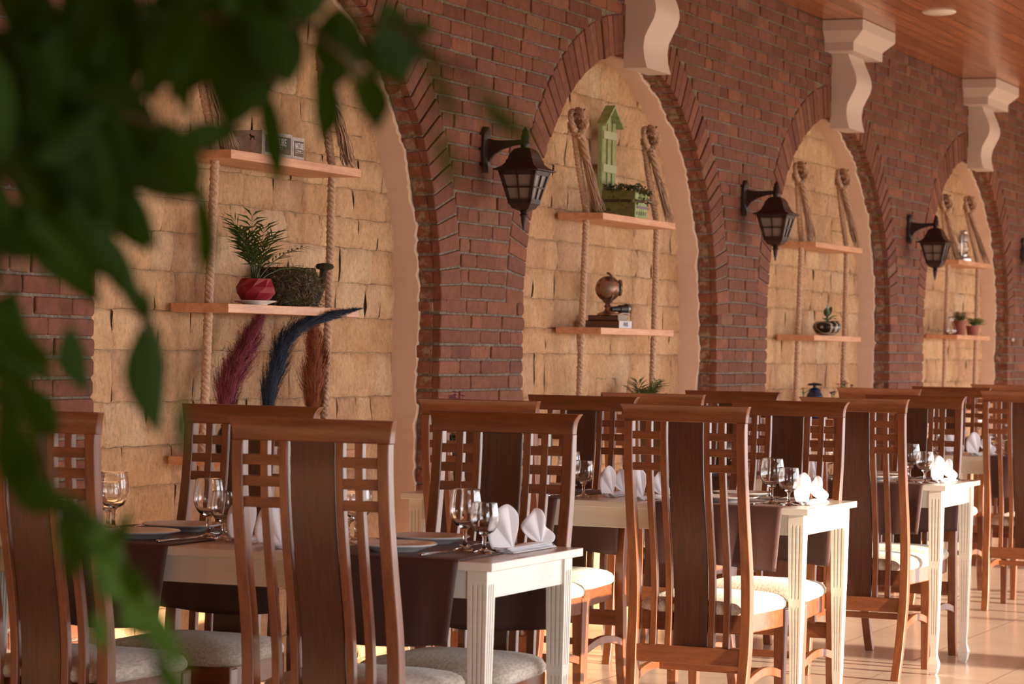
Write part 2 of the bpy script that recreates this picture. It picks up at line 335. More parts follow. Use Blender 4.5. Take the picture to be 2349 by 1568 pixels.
def stones(c,idx):
    rnd=random.Random(77+idx); mb=MB(); z=0; W_=HB+.03; zt=ZS+RISE+.03; 
    def block(x0,x1,z0,z1):
        y=.212+rnd.uniform(-.004,.004); nx=max(3,int((x1-x0)/.035)); nz=max(3,int((z1-z0)/.035)); ph=[rnd.uniform(0,6) for _ in range(6)]; tx=rnd.uniform(-.006,.006); tz=rnd.uniform(-.006,.006)
        def f(u,v):
            x=x0+(x1-x0)*u; zz=z0+(z1-z0)*v
            du=min(u,1-u)*(x1-x0); dv=min(v,1-v)*(z1-z0); e=0
            r=.013
            if du<r: e+=.008*(1-du/r)**2
            if dv<r: e+=.008*(1-dv/r)**2
            w=.0045*math.sin(x*31+ph[0])*math.sin(zz*37+ph[1])+.003*math.sin(x*77+zz*23+ph[2])+rnd.uniform(-.0012,.0012)
            jx=.0022*math.sin(zz*23+(x0 if u<.5 else x1)*50); jz=.0018*math.sin(x*29+ph[4]*0+z0*40) if v<.5 else .0018*math.sin(x*29+z1*40)
            return (x+jx,y+e+w+tx*(u-.5)+tz*(v-.5),zz+jz)
        def f2(i,j,nu,nv):  # finer spacing at the edges
            g=lambda k,n: 0 if k==0 else 1 if k==n else (.25/n if k==1 else 1-.25/n if k==n-1 else (k-1)/(n-2))
            return f(g(i,nu),g(j,nv))
        nu,nv=nx+2,nz+2
        mb.add([f2(i,j,nu,nv) for i in range(nu+1) for j in range(nv+1)],[(i*(nv+1)+j,(i+1)*(nv+1)+j,(i+1)*(nv+1)+j+1,i*(nv+1)+j+1) for i in range(nu) for j in range(nv)])
    while z<zt:
        h=rnd.choice((.12,.14,.155,.165,.18,.21)); z1=min(z+h,zt)
        if zt-z1<.08: z1=zt
        x=c-W_; 
        while x<c+W_:
            w=rnd.uniform(.12,.34); x1=x+w
            if c+W_-x1<.1: x1=c+W_
            g=.0006
            if z1-z>.18 and rnd.random()<.25:
                m=z+(z1-z)*rnd.uniform(.4,.6); block(x+g,x1-g,z+g,m-g); block(x+g,x1-g,m+g,z1-g)
            else: block(x+g,x1-g,z+g,z1-g)
            x=x1
        z=z1
    o=struct(mb.build('wall_niche_%d'%idx,STONE,smooth=True))
    j=MB(); j.box(c-W_-.02,c+W_+.02,.224,.25,0,zt+.02); struct(j.build('wall_niche_joints_%d'%idx,JOINT))
for i,c in enumerate(BAYS): plaster(c,i+1); stones(c,i+1)
b=MB(); b.box(X0,X1,.225,.5,2.7,CT); 
struct(b.build('wall_left_core',MORTAR))
# ---------------- floor, ceiling, far and window walls
def floor_mat():
    m=mat('glossy_floor_tile',rough=.12); t=nd(m,'ShaderNodeTexCoord'); b=nd(m,'ShaderNodeTexBrick'); lk(m,t.outputs['Object'],b.inputs['Vector'])
    b.offset=0; b.inputs['Scale'].default_value=1; b.inputs['Brick Width'].default_value=.45; b.inputs['Row Height'].default_value=.45; b.inputs['Mortar Size'].default_value=.004; b.inputs['Mortar Smooth'].default_value=.1
    b.inputs['Color1'].default_value=(.74,.60,.49,1); b.inputs['Color2'].default_value=(.69,.55,.45,1); b.inputs['Mortar'].default_value=(.33,.24,.18,1)
    n=noise(m,3,5,coord(m)); c=mixc(m,.5,b.outputs[0],mixc(m,1,b.outputs[0],ramp(m,n.outputs[0],[(.3,(.85,.8,.78)),(.7,(1.1,1.1,1.1))]).outputs[0],'MULTIPLY')); lk(m,c,bsdf(m).inputs['Base Color'])
    r=ramp(m,b.outputs['Fac'],[(0,(.20,)*3),(1,(.6,)*3)]); lk(m,r.outputs[0],bsdf(m).inputs['Roughness']); return m
g=MB(); g.box(-4,X1+3.4,WY-.3,.3,-.1,0); struct(g.build('floor',floor_mat()))
g=MB(); g.box(-4,X1+3.4,WY-.3,.5,CT,CT+.15); struct(g.build('ceiling',ceiling_mat()))
WALLP=mat('warm_wall_paint',(.62,.46,.34),.8)
g=MB(); xs=[-4]+[v for ab in OPEN for v in ab]+[X1+3.4]
for i in range(0,len(xs),2): g.box(xs[i],xs[i+1],WY-.25,WY,0,CT)
for a,b in OPEN: g.box(a,b,WY-.25,WY,WH,CT); g.box(a,b,WY-.25,WY,0,.1)
struct(g.build('wall_right',WALLP))
FRAME=mat('white_window_frame',(.75,.72,.68),.4)
for i,(a,b) in enumerate(OPEN):
    w=MB(); n=3
    for k in range(n+1): x=a+(b-a)*k/n; w.box(max(a,x-.03),min(b,x+.03),WY-.16,WY-.1,.1,WH)
    for zz in (.1,2.0,WH-.06): w.box(a,b,WY-.16,WY-.1,zz,zz+.06)
    struct(w.build('window_%d'%(i+1),FRAME))
g=MB(); g.box(X1+3.2,X1+3.4,WY,.3,0,CT); g.box(X1,X1+3.4,.0,.3,0,CT); struct(g.build('wall_far',WALLP))
g=MB(); g.box(-4.2,X0+.02,.0,.3,0,CT); struct(g.build('wall_near',WALLP))
g=MB(); g.box(-8,44,-11,WY-.25,2.55,2.75); struct(g.build('ceiling_sun_block',WALLP))  # unseen porch roof, added to cap how high the sun reaches indoors
g=MB(); g.box(-4.25,-4.0,WY-.3,.3,0,CT); struct(g.build('wall_rear',WALLP))  # unseen end wall, added to darken surfaces that face the camera
GR=mat('terrace_ground',(.35,.30,.22),.9); g=MB(); g.box(-40,80,-60,WY-.3,-.3,-.12); struct(g.build('floor_terrace',GR))
# ceiling downlight
def downlight(x,y,label):
    t=thing('ceiling_light',label,'ceiling light',(x,y,CT),0,None)
    a=MB(); a.lathe([(.001,-.012),(.085,-.012),(.098,-.006),(.1,0)],seg=40); a.build('trim_ring',mat('white_enamel',(.8,.74,.66),.4),t,smooth=40)
    return t
downlight(15.27,-.76,'round white ceiling light set flush in the timber planks')
# ---------------- corbels at the arch crowns
def corbel(c,label):
    t=thing('wall_corbel',label,'corbel',(c+.035,0,2.65))
    b=MB(); prof=[(2.65,.118),(2.70,.104),(2.75,.098),(2.80,.104),(2.85,.128),(2.89,.150),(2.93,.160),(2.97,.156),(3.01,.142),(3.05,.124),(3.09,.108),(3.104,.104)]
    hw=.172; z0=2.65
    b.loft([[(-hw,.004,z-z0),(-hw,-d,z-z0),(hw,-d,z-z0),(hw,.004,z-z0)] for z,d in prof]); b.build('scroll_bracket',CORB,t,smooth=50)
    k=MB(); 
    k.loft([[(-w,.004,z-z0),(-w,-d,z-z0),(w,-d,z-z0),(w,.004,z-z0)] for z,d,w in ((3.104,.182,.33),(3.158,.182,.33),(3.222,.25,.375),(3.288,.25,.375))]); k.build('stepped_cap',CORB,t,bev=.003)
nm=['above the red pot niche','cut by the photo top, above the green birdhouse niche','middle one, above the black bowl plant niche','smallest, above the silver lantern niche']
for k,i in enumerate((2,3,4,5)): corbel(BAYS[i],'cream plaster scroll corbel, '+nm[k])
corbel(BAYS[6],'cream plaster scroll corbel farthest along the arcade, beyond the right edge')
# ---------------- wall lanterns
def lantern(x,label):
    t=thing('wall_lantern',label,'wall lamp',(x,0,2.03),0,'cast metal wall lanterns on the brick piers'); z0=2.03
    b=MB(); pts=[(-.018,-.004),(.018,-.004)]
    prof=[(2.028,.006),(2.04,.026),(2.07,.034),(2.125,.040),(2.18,.034),(2.21,.026),(2.225,.008)]
    b.loft([[(-w,-.0,z-z0),(-w,-.016,z-z0),(-w*.5,-.026,z-z0),(w*.5,-.026,z-z0),(w,-.016,z-z0),(w,0,z-z0)] for z,w in prof]); b.build('wall_plate',IRON,t,smooth=50)
    a=MB(); yc=-.192
    a.loft([[(s_*w,y,zz-z0) for s_,zz in ((-1,zt),(1,zt),(1,zb),(-1,zb))] for y,zt,zb,w in ((-.024,2.175,2.07,.012),(-.05,2.168,2.105,.010),(-.09,2.165,2.128,.009),(-.14,2.166,2.142,.008),(yc+.008,2.168,2.148,.008))])
    a.build('bracket_arm',IRON,t,bev=.002)
    h=MB(); h.lathe([(.002,.118+.072),(.010,.178),(.017,.172),(.012,.165),(.018,.155),(.018,.125),(.021,.120),(.018,.112),(.018,.095)],(0,yc,0),16); h.build('top_finial',IRON,t,smooth=50)
    r=MB(); Z=lambda z:z-z0
    r.sq([(.022,Z(2.132)),(.036,Z(2.125)),(.050,Z(2.105)),(.056,Z(2.083)),(.060,Z(2.080)),(.064,Z(2.065)),(.078,Z(2.050)),(.100,Z(2.038)),(.104,Z(2.036)),(.104,Z(2.033)),(.088,Z(2.030))],(0,yc,0)); r.build('roof',IRON,t,smooth=35)
    # body frame: tapered cage with crossbars, frosted panes behind
    zt,zb=Z(2.030),Z(1.898); ht,hb=.084,.050
    f=MB()
    def P4(s,u,v,d=0):  # side s, u -1..1, v 0 top..1 bottom
        h=ht+(hb-ht)*v; z=zt+(zb-zt)*v; x,y=u*h,-h+d
        for _ in range(s): x,y=-y,x
        return Vector((x,y+yc,z))
    for s in range(4):
        def bar(u0,v0,u1,v1,w,wv):
            q=[]
            for d in (-.003,.004):
                q+=[P4(s,u0-w if u0==u1 else u0,v0-(wv if v0==v1 else 0),d),P4(s,u0+w if u0==u1 else u0,v0+(wv if v0==v1 else 0),d),P4(s,u1+w if u0==u1 else u1,v1+(wv if v0==v1 else 0),d),P4(s,u1-w if u0==u1 else u1,v1-(wv if v0==v1 else 0),d)]
            f.add(q,[(0,1,2,3),(7,6,5,4),(0,4,5,1),(1,5,6,2),(2,6,7,3),(3,7,4,0)])
        for u in (-.9,.9): bar(u,0,u,1,.1,0)
        bar(0,0,0,1,.035,0)
        for v,wv in ((.06,.07),(.52,.025),(.95,.06)): bar(-1,v,1,v,0,wv)
    f.build('cage',IRON,t)
    p=MB()
    for s in range(4): p.add([P4(s,-.95,.02,.006),P4(s,.95,.02,.006),P4(s,.95,.98,.006),P4(s,-.95,.98,.006)],[(0,1,2,3)])
    p.build('frosted_panes',FROST,t,solid=.002)
    bo=MB(); bo.sq([(.053,Z(1.903)),(.053,Z(1.893)),(.045,Z(1.886)),(.038,Z(1.872)),(.026,Z(1.868)),(.014,Z(1.862))],(0,yc,0)); bo.build('base_tray',IRON,t)
    g=MB(); g.lathe([(.012,Z(1.866)),(.017,Z(1.858)),(.012,Z(1.853)),(.019,Z(1.846)),(.013,Z(1.840)),(.010,Z(1.812)),(.005,Z(1.795)),(.004,Z(1.785)),(.001,Z(1.780))],(0,yc,0),16); g.build('bottom_finial',IRON,t,smooth=50)
for k,l in ((-1,'almost hidden behind the green leaves at the left'),(0,'nearest clear one, left of the niche with the green birdhouse'),(1,'middle one, left of the niche with the black bowl plant'),(2,'farthest clear one, left of the niche with the silver lantern'),(3,'cut by the right edge of the photo')):
    lantern([6.87,10.42,13.98,17.545,21.1][k+1],'dark metal wall lantern, '+l)
# ---------------- rope shelves in the niches
BAYN={2:'the red pot niche',3:'the green birdhouse niche',4:'the black bowl plant niche',5:'the silver lantern niche'}
SHX={2:8.14,3:11.74,4:15.25,5:18.83}; ZT={2:1.957,3:1.928,4:1.9425,5:1.968}; ZM={2:1.418,3:1.383,4:1.385,5:1.427}; ZL=.878
YS0,YS1=-.042,.190
for b in SHX:
    x=SHX[b]
    for z,n in ((ZT[b],'top'),(ZM[b],'middle'),(ZL,'lowest')):
        s=MB(); s.box(0,1.022,0,YS1-YS0,-.032,0); o=s.build('wooden_shelf',SHELF,bev=.002,loc=(x,YS0,z)); tag(o,'pine plank, %s shelf on ropes in %s'%(n,BAYN[b]),'shelf')
def rope(pts,r=.0165,n=3,pitch=.060,label='',knot=True,fray=None,side=1):
    t=thing('hanging_rope',label,'rope',pts[-1]); o0=Vector(pts[-1]); 
    # three twisted strands round the path
    P_=[Vector(p) for p in pts]; dense=[]; 
    for i in range(len(P_)-1):
        L=(P_[i+1]-P_[i]).length; k=max(2,int(L/.012))
        for j in range(k): dense.append(P_[i].lerp(P_[i+1],j/k))
    dense.append(P_[-1]); mb=MB(); s=0; A=[]
    for i,p in enumerate(dense):
        if i: s+=(p-dense[i-1]).length
        A.append(s*2*PI/pitch)
    for q in range(n):
        mb.tube([p+Vector((math.cos(a+q*2*PI/n),math.sin(a+q*2*PI/n),0))*r*.54-o0 for p,a in zip(dense,A)],r*.57,8)
    mb.build('twisted_strands',ROPEM,t,smooth=True)
    top=P_[0]-o0
    if knot:
        k=MB(); kz=top+Vector((-.015*side,-.012,.03))
        for (ax,rr,ph,of) in ((0,.050,0,(0,0,0)),(1,.046,.9,(.012,-.014,.012)),(2,.042,2.0,(-.012,-.020,-.012)),(1,.038,2.6,(.012,-.024,-.03))):
            pts_=[]
            for i in range(25):
                a=2*PI*i/24*.9; c,s_=math.cos(a)*rr,math.sin(a)*rr; v=Vector((c,.3*s_,s_)); v.rotate(Matrix.Rotation(ph,3,'Y')); v.rotate(Matrix.Rotation(.6*ax,3,'Z')); pts_.append(kz+v+Vector(of))
            for q in range(3):
                pp=[p+Vector((math.cos(i*.9+q*2.1),math.sin(i*.9+q*2.1),math.cos(i*.9+q*2.1)))*.006 for i,p in enumerate(pts_)]
                k.tube(pp,.0085,6)
        k.build('knot',ROPEM,t,smooth=True)
        h=MB(); h.tube([kz+Vector((0,.035,.035)),kz+Vector((0,-.03,.04)),kz+Vector((0,-.045,.055))],.003,6); h.lathe([(.001,0),(.008,.002),(.001,.006)],tuple(kz+Vector((0,-.045,.055))),8); h.build('hook',IRON,t)
    if fray:
        f=MB(); zb,x1=fray; st=top+Vector((.0,-.012,.0))
        for i in range(60):
            L=R(.75,1.02); a=R(0,2*PI); rr=R(.0,.016); p=[]; sp=R(.2,1.2)
            ph=R(0,6); ph2=R(0,6); wa=R(.004,.012)
            N=16; ez=zb-o0.z; 
            for j in range(N+1):
                u=j/N*L; z=st.z-.01+(ez+.008-st.z)*u; w=.004+.026*max(0,(u-.25))*sp
                p.append((st.x+(x1-st.x)*u+math.cos(a)*(rr+w)+wa*math.sin(u*17+ph)*u, st.y-.012+math.sin(a)*(rr+w*.55)+wa*.6*math.sin(u*14+ph2)*u, max(z,ez+.004)))
            f.tube(p,R(.0011,.0022),4)
        for j in range(3):   # twisted upper piece of the tail before it opens
            f.tube([(st.x+(x1-st.x)*u+.012*math.cos(u*22+j*2.1),st.y-.02+.010*math.sin(u*22+j*2.1),st.z-.01+(zb-o0.z-st.z)*u) for u in [k_/14*.45 for k_ in range(15)]],[.010]*10+[.008,.007,.006,.005,.003],6)
        f.build('frayed_tail',FRAYM,t,smooth=True)
    return t
RX={2:(8.215,9.145),3:(11.80,12.805),4:(15.32,16.32),5:(18.965,19.92)}
KX={2:((7.985,2.36),(8.93,2.35)),3:((11.51,2.34),(12.46,2.34)),4:((15.06,2.34),(15.93,2.36)),5:((18.60,2.36),(19.29,2.39))}
for b in RX:
    for q in (0,1):
        x=RX[b][q]; kx,kz=KX[b][q]; xt=x+(.02 if q==0 else 0)
        rope([(kx+.02,.03,kz-.03),(kx+(xt-kx)*.45,.05,kz-.2),(xt-.0,.075,ZT[b]+.0),(x+.0,.08,ZM[b]),(x-.015,.085,ZL)],side=1-2*q,label='knotted hemp rope with a frayed tail, %s rope of %s'%(('left','right')[q],BAYN[b]),fray=(ZT[b]+.003,(xt-(x-.015))+(-.01 if q==0 else .02)))
# ---------------- things on the shelves
def text(s,size,m,parent,loc,rot,name='lettering',ext=.0004):
    c=bpy.data.curves.new(name,'FONT'); c.body=s; c.size=size; c.extrude=ext; c.align_x='CENTER'; c.align_y='CENTER'
    o=bpy.data.objects.new(name,c); me=bpy.data.meshes.new_from_object(o); bpy.data.objects.remove(o)
    me.materials.append(m); o=bpy.data.objects.new(name,me); col.objects.link(o); o.parent=parent; o.location=loc; o.rotation_euler=rot; return o
WHT=mat('chalk_white_paint',(.75,.72,.68),.8); DKP=mat('dark_grey_label',(.06,.055,.05),.7); BLK=mat('black_paint',(.015,.014,.014),.5)
WASH=wood('whitewashed_grey_wood',(.26,.20,.17),(.40,.33,.29),(.55,.50,.46),scale=(5,5,5),rough=.8,coat=0)
def crate(x,w,label,d=.153,h=.088):
    t=thing('wooden_box',label,'box',(x,-.030,ZT[2]),0)
    b=MB(); b.box(0,w,0,d,0,h); b.build('box_body',WASH,t,bev=.002)
    p=MB(); p.box(w*.09+.004,w*.97-.006,-.0012,.0,.012,h-.014); l=p.build('printed_label',DKP,t)
    p=MB(); p.box(w*.2,w*.9,-.0016,-.0012,.014,.03); p.box(w*.15,w*.2,-.002,-.0012,.016,.028); p.build('label_picture',mat('label_brown',(.13,.075,.05),.7),l)
    e=text('NATURE',min(.030,w*.21) if w>.2 else .0195,WHT,l,(w*.53,-.0016,h*.60),(PI/2,0,0)); e.scale=(1,1.25,1) if w>.2 else (.88,1.6,1)
    e=text('Concept',.010,WHT,l,(w*.53,-.0016,h*.40),(PI/2,0,0),'small_lettering')
    fr=MB()
    for a in ((w*.53-.027,w*.53+.027,h*.40-.008,h*.40-.0072),(w*.53-.027,w*.53+.027,h*.40+.0072,h*.40+.008),(w*.53-.0275,w*.53-.0267,h*.40-.008,h*.40+.008),(w*.53+.0267,w*.53+.0275,h*.40-.008,h*.40+.008)): fr.box(a[0],a[1],-.0018,-.0012,a[2],a[3])
    fr.build('lettering_border',WHT,l)
    s=MB()
    for (yy,zz) in ((.04,.062),(.13,.07)):   # small horse stencils on the end
        s.add([(-.0006,yy+a,zz+c) for a,c in ((-.012,.0),(-.006,.006),(.004,.006),(.010,.013),(.013,.009),(.008,.002),(.009,-.010),(.006,-.010),(.004,-.002),(-.004,-.002),(-.007,-.010),(-.010,-.009),(-.007,0))],[tuple(range(13))])
    s.build('horse_stencils',BLK,t,solid=.0008)
    return t
crate(8.386,.230,'wide whitewashed box lettered NATURE on the top shelf over the red pot')
crate(8.618,.094,'narrow whitewashed box lettered NATURE at the right end of the wide box',d=.14,h=.082)
RED=mat('matt_red_clay',(.24,.006,.016),.6)
def faceted_pot(x,y,z):
    t=thing('flower_pot','red faceted clay pot holding a small palm on the middle shelf','pot',(x,y,z))
    b=MB(); rings=[]
    for r,h,ph in ((.046,0,0),(.071,.034,.5),(.070,.055,0),(.055,.086,.5),(.048,.087,.5),(.044,.075,.5)): rings.append([(r*math.cos(2*PI*(k+ph)/9),r*math.sin(2*PI*(k+ph)/9),h) for k in range(9)])
    b.loft(rings); b.build('pot_body',RED,t,bev=.002)
    s=MB(); s.lathe([(.001,.078),(.047,.078)],seg=9); s.build('soil',BARK,t); return t
def saucer(x,y,z,r,label,m=PORC):
    s=MB(); s.lathe([(r*.55,0),(r*.6,.004),(r*.95,.011),(r,.014),(r*.98,.0155),(r*.6,.008),(.001,.006)],seg=36); o=s.build('saucer',m,smooth=40,loc=(x,y,z)); tag(o,label,'saucer'); return o
def frond(mb,base,dirv,L,n=11,droop=.5,ll=.05,w=.0042,seedr=R):
    d=Vector(dirv).normalized(); pts=[]; p=Vector(base); v=d.copy()
    for i in range(13): pts.append(p.copy()); p=p+v*L/12; v=(v+Vector((0,0,-droop/12))).normalized()
    for i in range(4,13):
        q=pts[i]; t=(pts[i]-pts[i-1]).normalized(); side=t.cross(Vector((0,0,1))); side=side.normalized() if side.length>.05 else Vector((1,0,0))
        k=1-abs((i-8)/7.0)
        for s in (-1,1):
            a=(t*.75+side*s*R(.6,.9)+Vector((0,0,R(-.15,.25)))).normalized(); l=ll*(.85+.7*k)*R(.85,1.2); nrm=a.cross(side).normalized(); wd=nrm.cross(a).normalized()*w
            c=q+a*l*.35+Vector((0,0,.002)); e=q+a*l+Vector((0,0,-l*.25)); mb.add([q,c+wd,e,c-wd],[(0,1,2,3)])
    mb.tube(pts,[.0022-.0016*i/12 for i in range(13)],4)
def palm(x,y,z,label,fr,name='potted_palm',group=None):
    t=thing(name,label,'plant',(x,y,z)); f=MB()
    for dv,L,dr,ll in fr: frond(f,(R(-.012,.012),R(-.012,.012),0),dv,L,droop=dr,ll=ll)
    f.build('fronds',PALM,t); return t
saucer(8.411,.0,ZM[2],.078,'white saucer under the red faceted pot')
faceted_pot(8.411,.0,ZM[2]+.0085)
FR=[]
for k in range(10):
    a=R(0,2*PI); FR.append(((math.cos(a)*R(.15,.5),math.sin(a)*R(.15,.4),1),R(.16,.27),R(.2,.9),R(.055,.08)))
FR+= [((.75,-.3,1.0),.25,.9,.055),((.95,-.4,.75),.27,1.1,.05),((-.55,-.2,.9),.2,.9,.05)]
palm(8.411,.0,ZM[2]+.08,'small feathery green palm growing in the red pot',FR)
MOSS=mat('dried_brown_moss',rough=1); _n=noise(MOSS,70,5,coord(MOSS),.7); lk(MOSS,ramp(MOSS,_n.outputs[0],[(.35,(.018,.008,.005)),(.5,(.06,.03,.018)),(.62,(.07,.075,.015)),(.75,(.22,.13,.10))]).outputs[0],bsdf(MOSS).inputs['Base Color']); bump(MOSS,_n.outputs[0],1,.02)
def moss_can(x,y,z):
    t=thing('moss_planter','dark mossy twig watering can planter beside the red pot','planter',(x,y,z),-1.0)
    def R_(a,h): return 1+.05*math.sin(a*7+h*40)+.04*math.sin(a*13-h*60)
    b=MB(); rings=[]
    for r,h in ((.110,.004),(.122,.03),(.125,.06),(.118,.10),(.105,.135),(.100,.147),(.090,.142),(.088,.11)): rings.append([(r*.96*math.cos(2*PI*k/40)*R_(2*PI*k/40,h),r*.72*math.sin(2*PI*k/40)*R_(2*PI*k/40,h),h) for k in range(40)])
    b.loft(rings); b.build('can_body',MOSS,t,smooth=True)
    s=MB(); s.tube([(.105,0,.05),(.120,.0,.08),(.126,.01,.12),(.130,.015,.148)],[.022,.017,.013,.014],12); s.lathe([(.012,-.006),(.030,0),(.036,.008),(.030,.018),(.010,.022)],(.134,.018,.146),16); s.build('spout',MOSS,t,smooth=True)
    h=MB(); h.tube([(-.085,0,.13),(-.11,0,.15),(-.128,0,.12),(-.128,0,.08),(-.11,0,.05)],.008,8); h.build('handle',MOSS,t,smooth=True)
    w=MB(); 
    for i in range(1500):
        a=R(0,2*PI); hh=R(.004,.145); r=(.128-.028*max(0,(hh-.06)/.08)); nrm=Vector((math.cos(a)/1.15,math.sin(a)/.72,0)).normalized(); p=Vector((r*.96*math.cos(a),r*.72*math.sin(a),hh)); tan=Vector((-nrm.y,nrm.x,0)); d=(tan*R(-1,1)+Vector((0,0,1))*R(-1,1)+nrm*R(-.1,.55)).normalized(); L=R(.012,.04)
        q=p+d*L; q.z=max(q.z,.002); o=d.cross(nrm).normalized()*.0008; w.add([p+nrm*.002,(p+q)/2+nrm*.006+o,q+nrm*.003,(p+q)/2+nrm*.006-o],[(0,1,2,3)]); w.m=1 if R()<.28 else (2 if R()<.35 else 0)
    w.m=0; w.build('moss_fibres',[mat('brown_fibre',(.075,.04,.022),1),mat('green_moss_fibre',(.09,.115,.02),1),mat('pinkish_twig',(.30,.19,.16),1)],t)
moss_can(8.81,.076,ZM[2])
def pampas(x,y,pts,w,m,label,vase_label,vm,n=4200,stray=1.0):
    v=MB(); v.lathe([(.028,0),(.034,.01),(.038,.05),(.028,.085),(.018,.10),(.020,.11),(.016,.108),(.014,.09),(.001,.088)],seg=24); o=v.build('small_vase',vm,smooth=45,loc=(x,y,ZL)); tag(o,vase_label,'vase')
    t=thing('pampas_grass',label,'dried flower',(x,y,ZL+.09)); o0=Vector((x,y,ZL+.09))
    P_=[Vector(p)-o0 for p in pts]
    def at_(u):
        s=u*(len(P_)-1); i=min(int(s),len(P_)-2); f=s-i
        a=P_[max(i-1,0)];b=P_[i];c=P_[i+1];d=P_[min(i+2,len(P_)-1)]
        return .5*((2*b)+(c-a)*f+(2*a-5*b+4*c-d)*f*f+(-a+3*b-3*c+d)*f**3)
    st=MB(); st.tube([at_(k/14) for k in range(15)],[.003-.0002*k for k in range(15)],5); st.build('stem',m,t)
    f=MB()
    for i in range(n):
        u=R(.06,.97); p=at_(u); tg=(at_(min(1,u+.02))-at_(u-.02)).normalized(); e=w*(math.sin(PI*min(1,(u*.93+.12)))**.7)*R(.3,1.05)
        a=R(0,2*PI); e*=.78+.38*math.sin(u*23+a*2+x*9)*math.sin(a*3+u*11); s=Vector((math.cos(a),math.sin(a)*.6,math.sin(a)*.3))*1.25; L=R(.07,.13)*(1-.35*u)
        p0=p; p1=p+tg*L*.4+s*e*.7; p2=p+tg*L+s*e; o=tg.cross(s).normalized()*.00075*R(.8,1.6)
        f.add([p0,p1+o,p2,p1-o],[(0,1,2,3)])
        for _ in range(3):
            q=p1.lerp(p2,R(0,1)); d=(tg*R(.3,1)+s*R(-.3,.9)+Vector((R(-.5,.5),R(-.5,.5),0))).normalized(); l=R(.006,.020)*stray; f.add([q,q+d*l*.5+o*.8,q+d*l,q+d*l*.5-o*.8],[(0,1,2,3)])
    f.build('plume',m,t)
def grassm(n,a,b):
    m=mat(n,rough=.95); g=nd(m,'ShaderNodeNewGeometry'); lk(m,ramp(m,g.outputs['Random Per Island'],[(0,a),(1,b)]).outputs[0],bsdf(m).inputs['Base Color']); return m
VASE=mat('dark_glazed_vase',(.03,.03,.035),.25)
pampas(8.32,.06,[(8.32,.06,.96),(8.33,.06,1.08),(8.38,.06,1.18),(8.45,.05,1.27),(8.515,.04,1.365)],.088,grassm('burgundy_plume',(.13,.008,.025),(.34,.09,.11)),'burgundy dried pampas plume on the lowest shelf, left of three','small dark vase of the burgundy plume',VASE)
pampas(8.61,.05,[(8.61,.05,.96),(8.62,.05,1.07),(8.66,.05,1.17),(8.72,.045,1.27),(8.78,.0,1.345),(8.88,-.05,1.385),(9.02,-.085,1.412)],.066,grassm('navy_plume',(.008,.013,.028),(.06,.08,.12)),'dark blue dried pampas plume bending to the right on the lowest shelf','small dark vase of the blue plume',VASE,4400)
pampas(8.99,.06,[(8.99,.06,.96),(8.995,.06,1.06),(8.995,.06,1.16),(8.98,.05,1.26),(8.95,.04,1.35)],.082,grassm('rust_plume',(.22,.045,.014),(.44,.15,.07)),'rust orange dried pampas plume on the lowest shelf by the right rope','small dark vase of the rust plume',VASE)
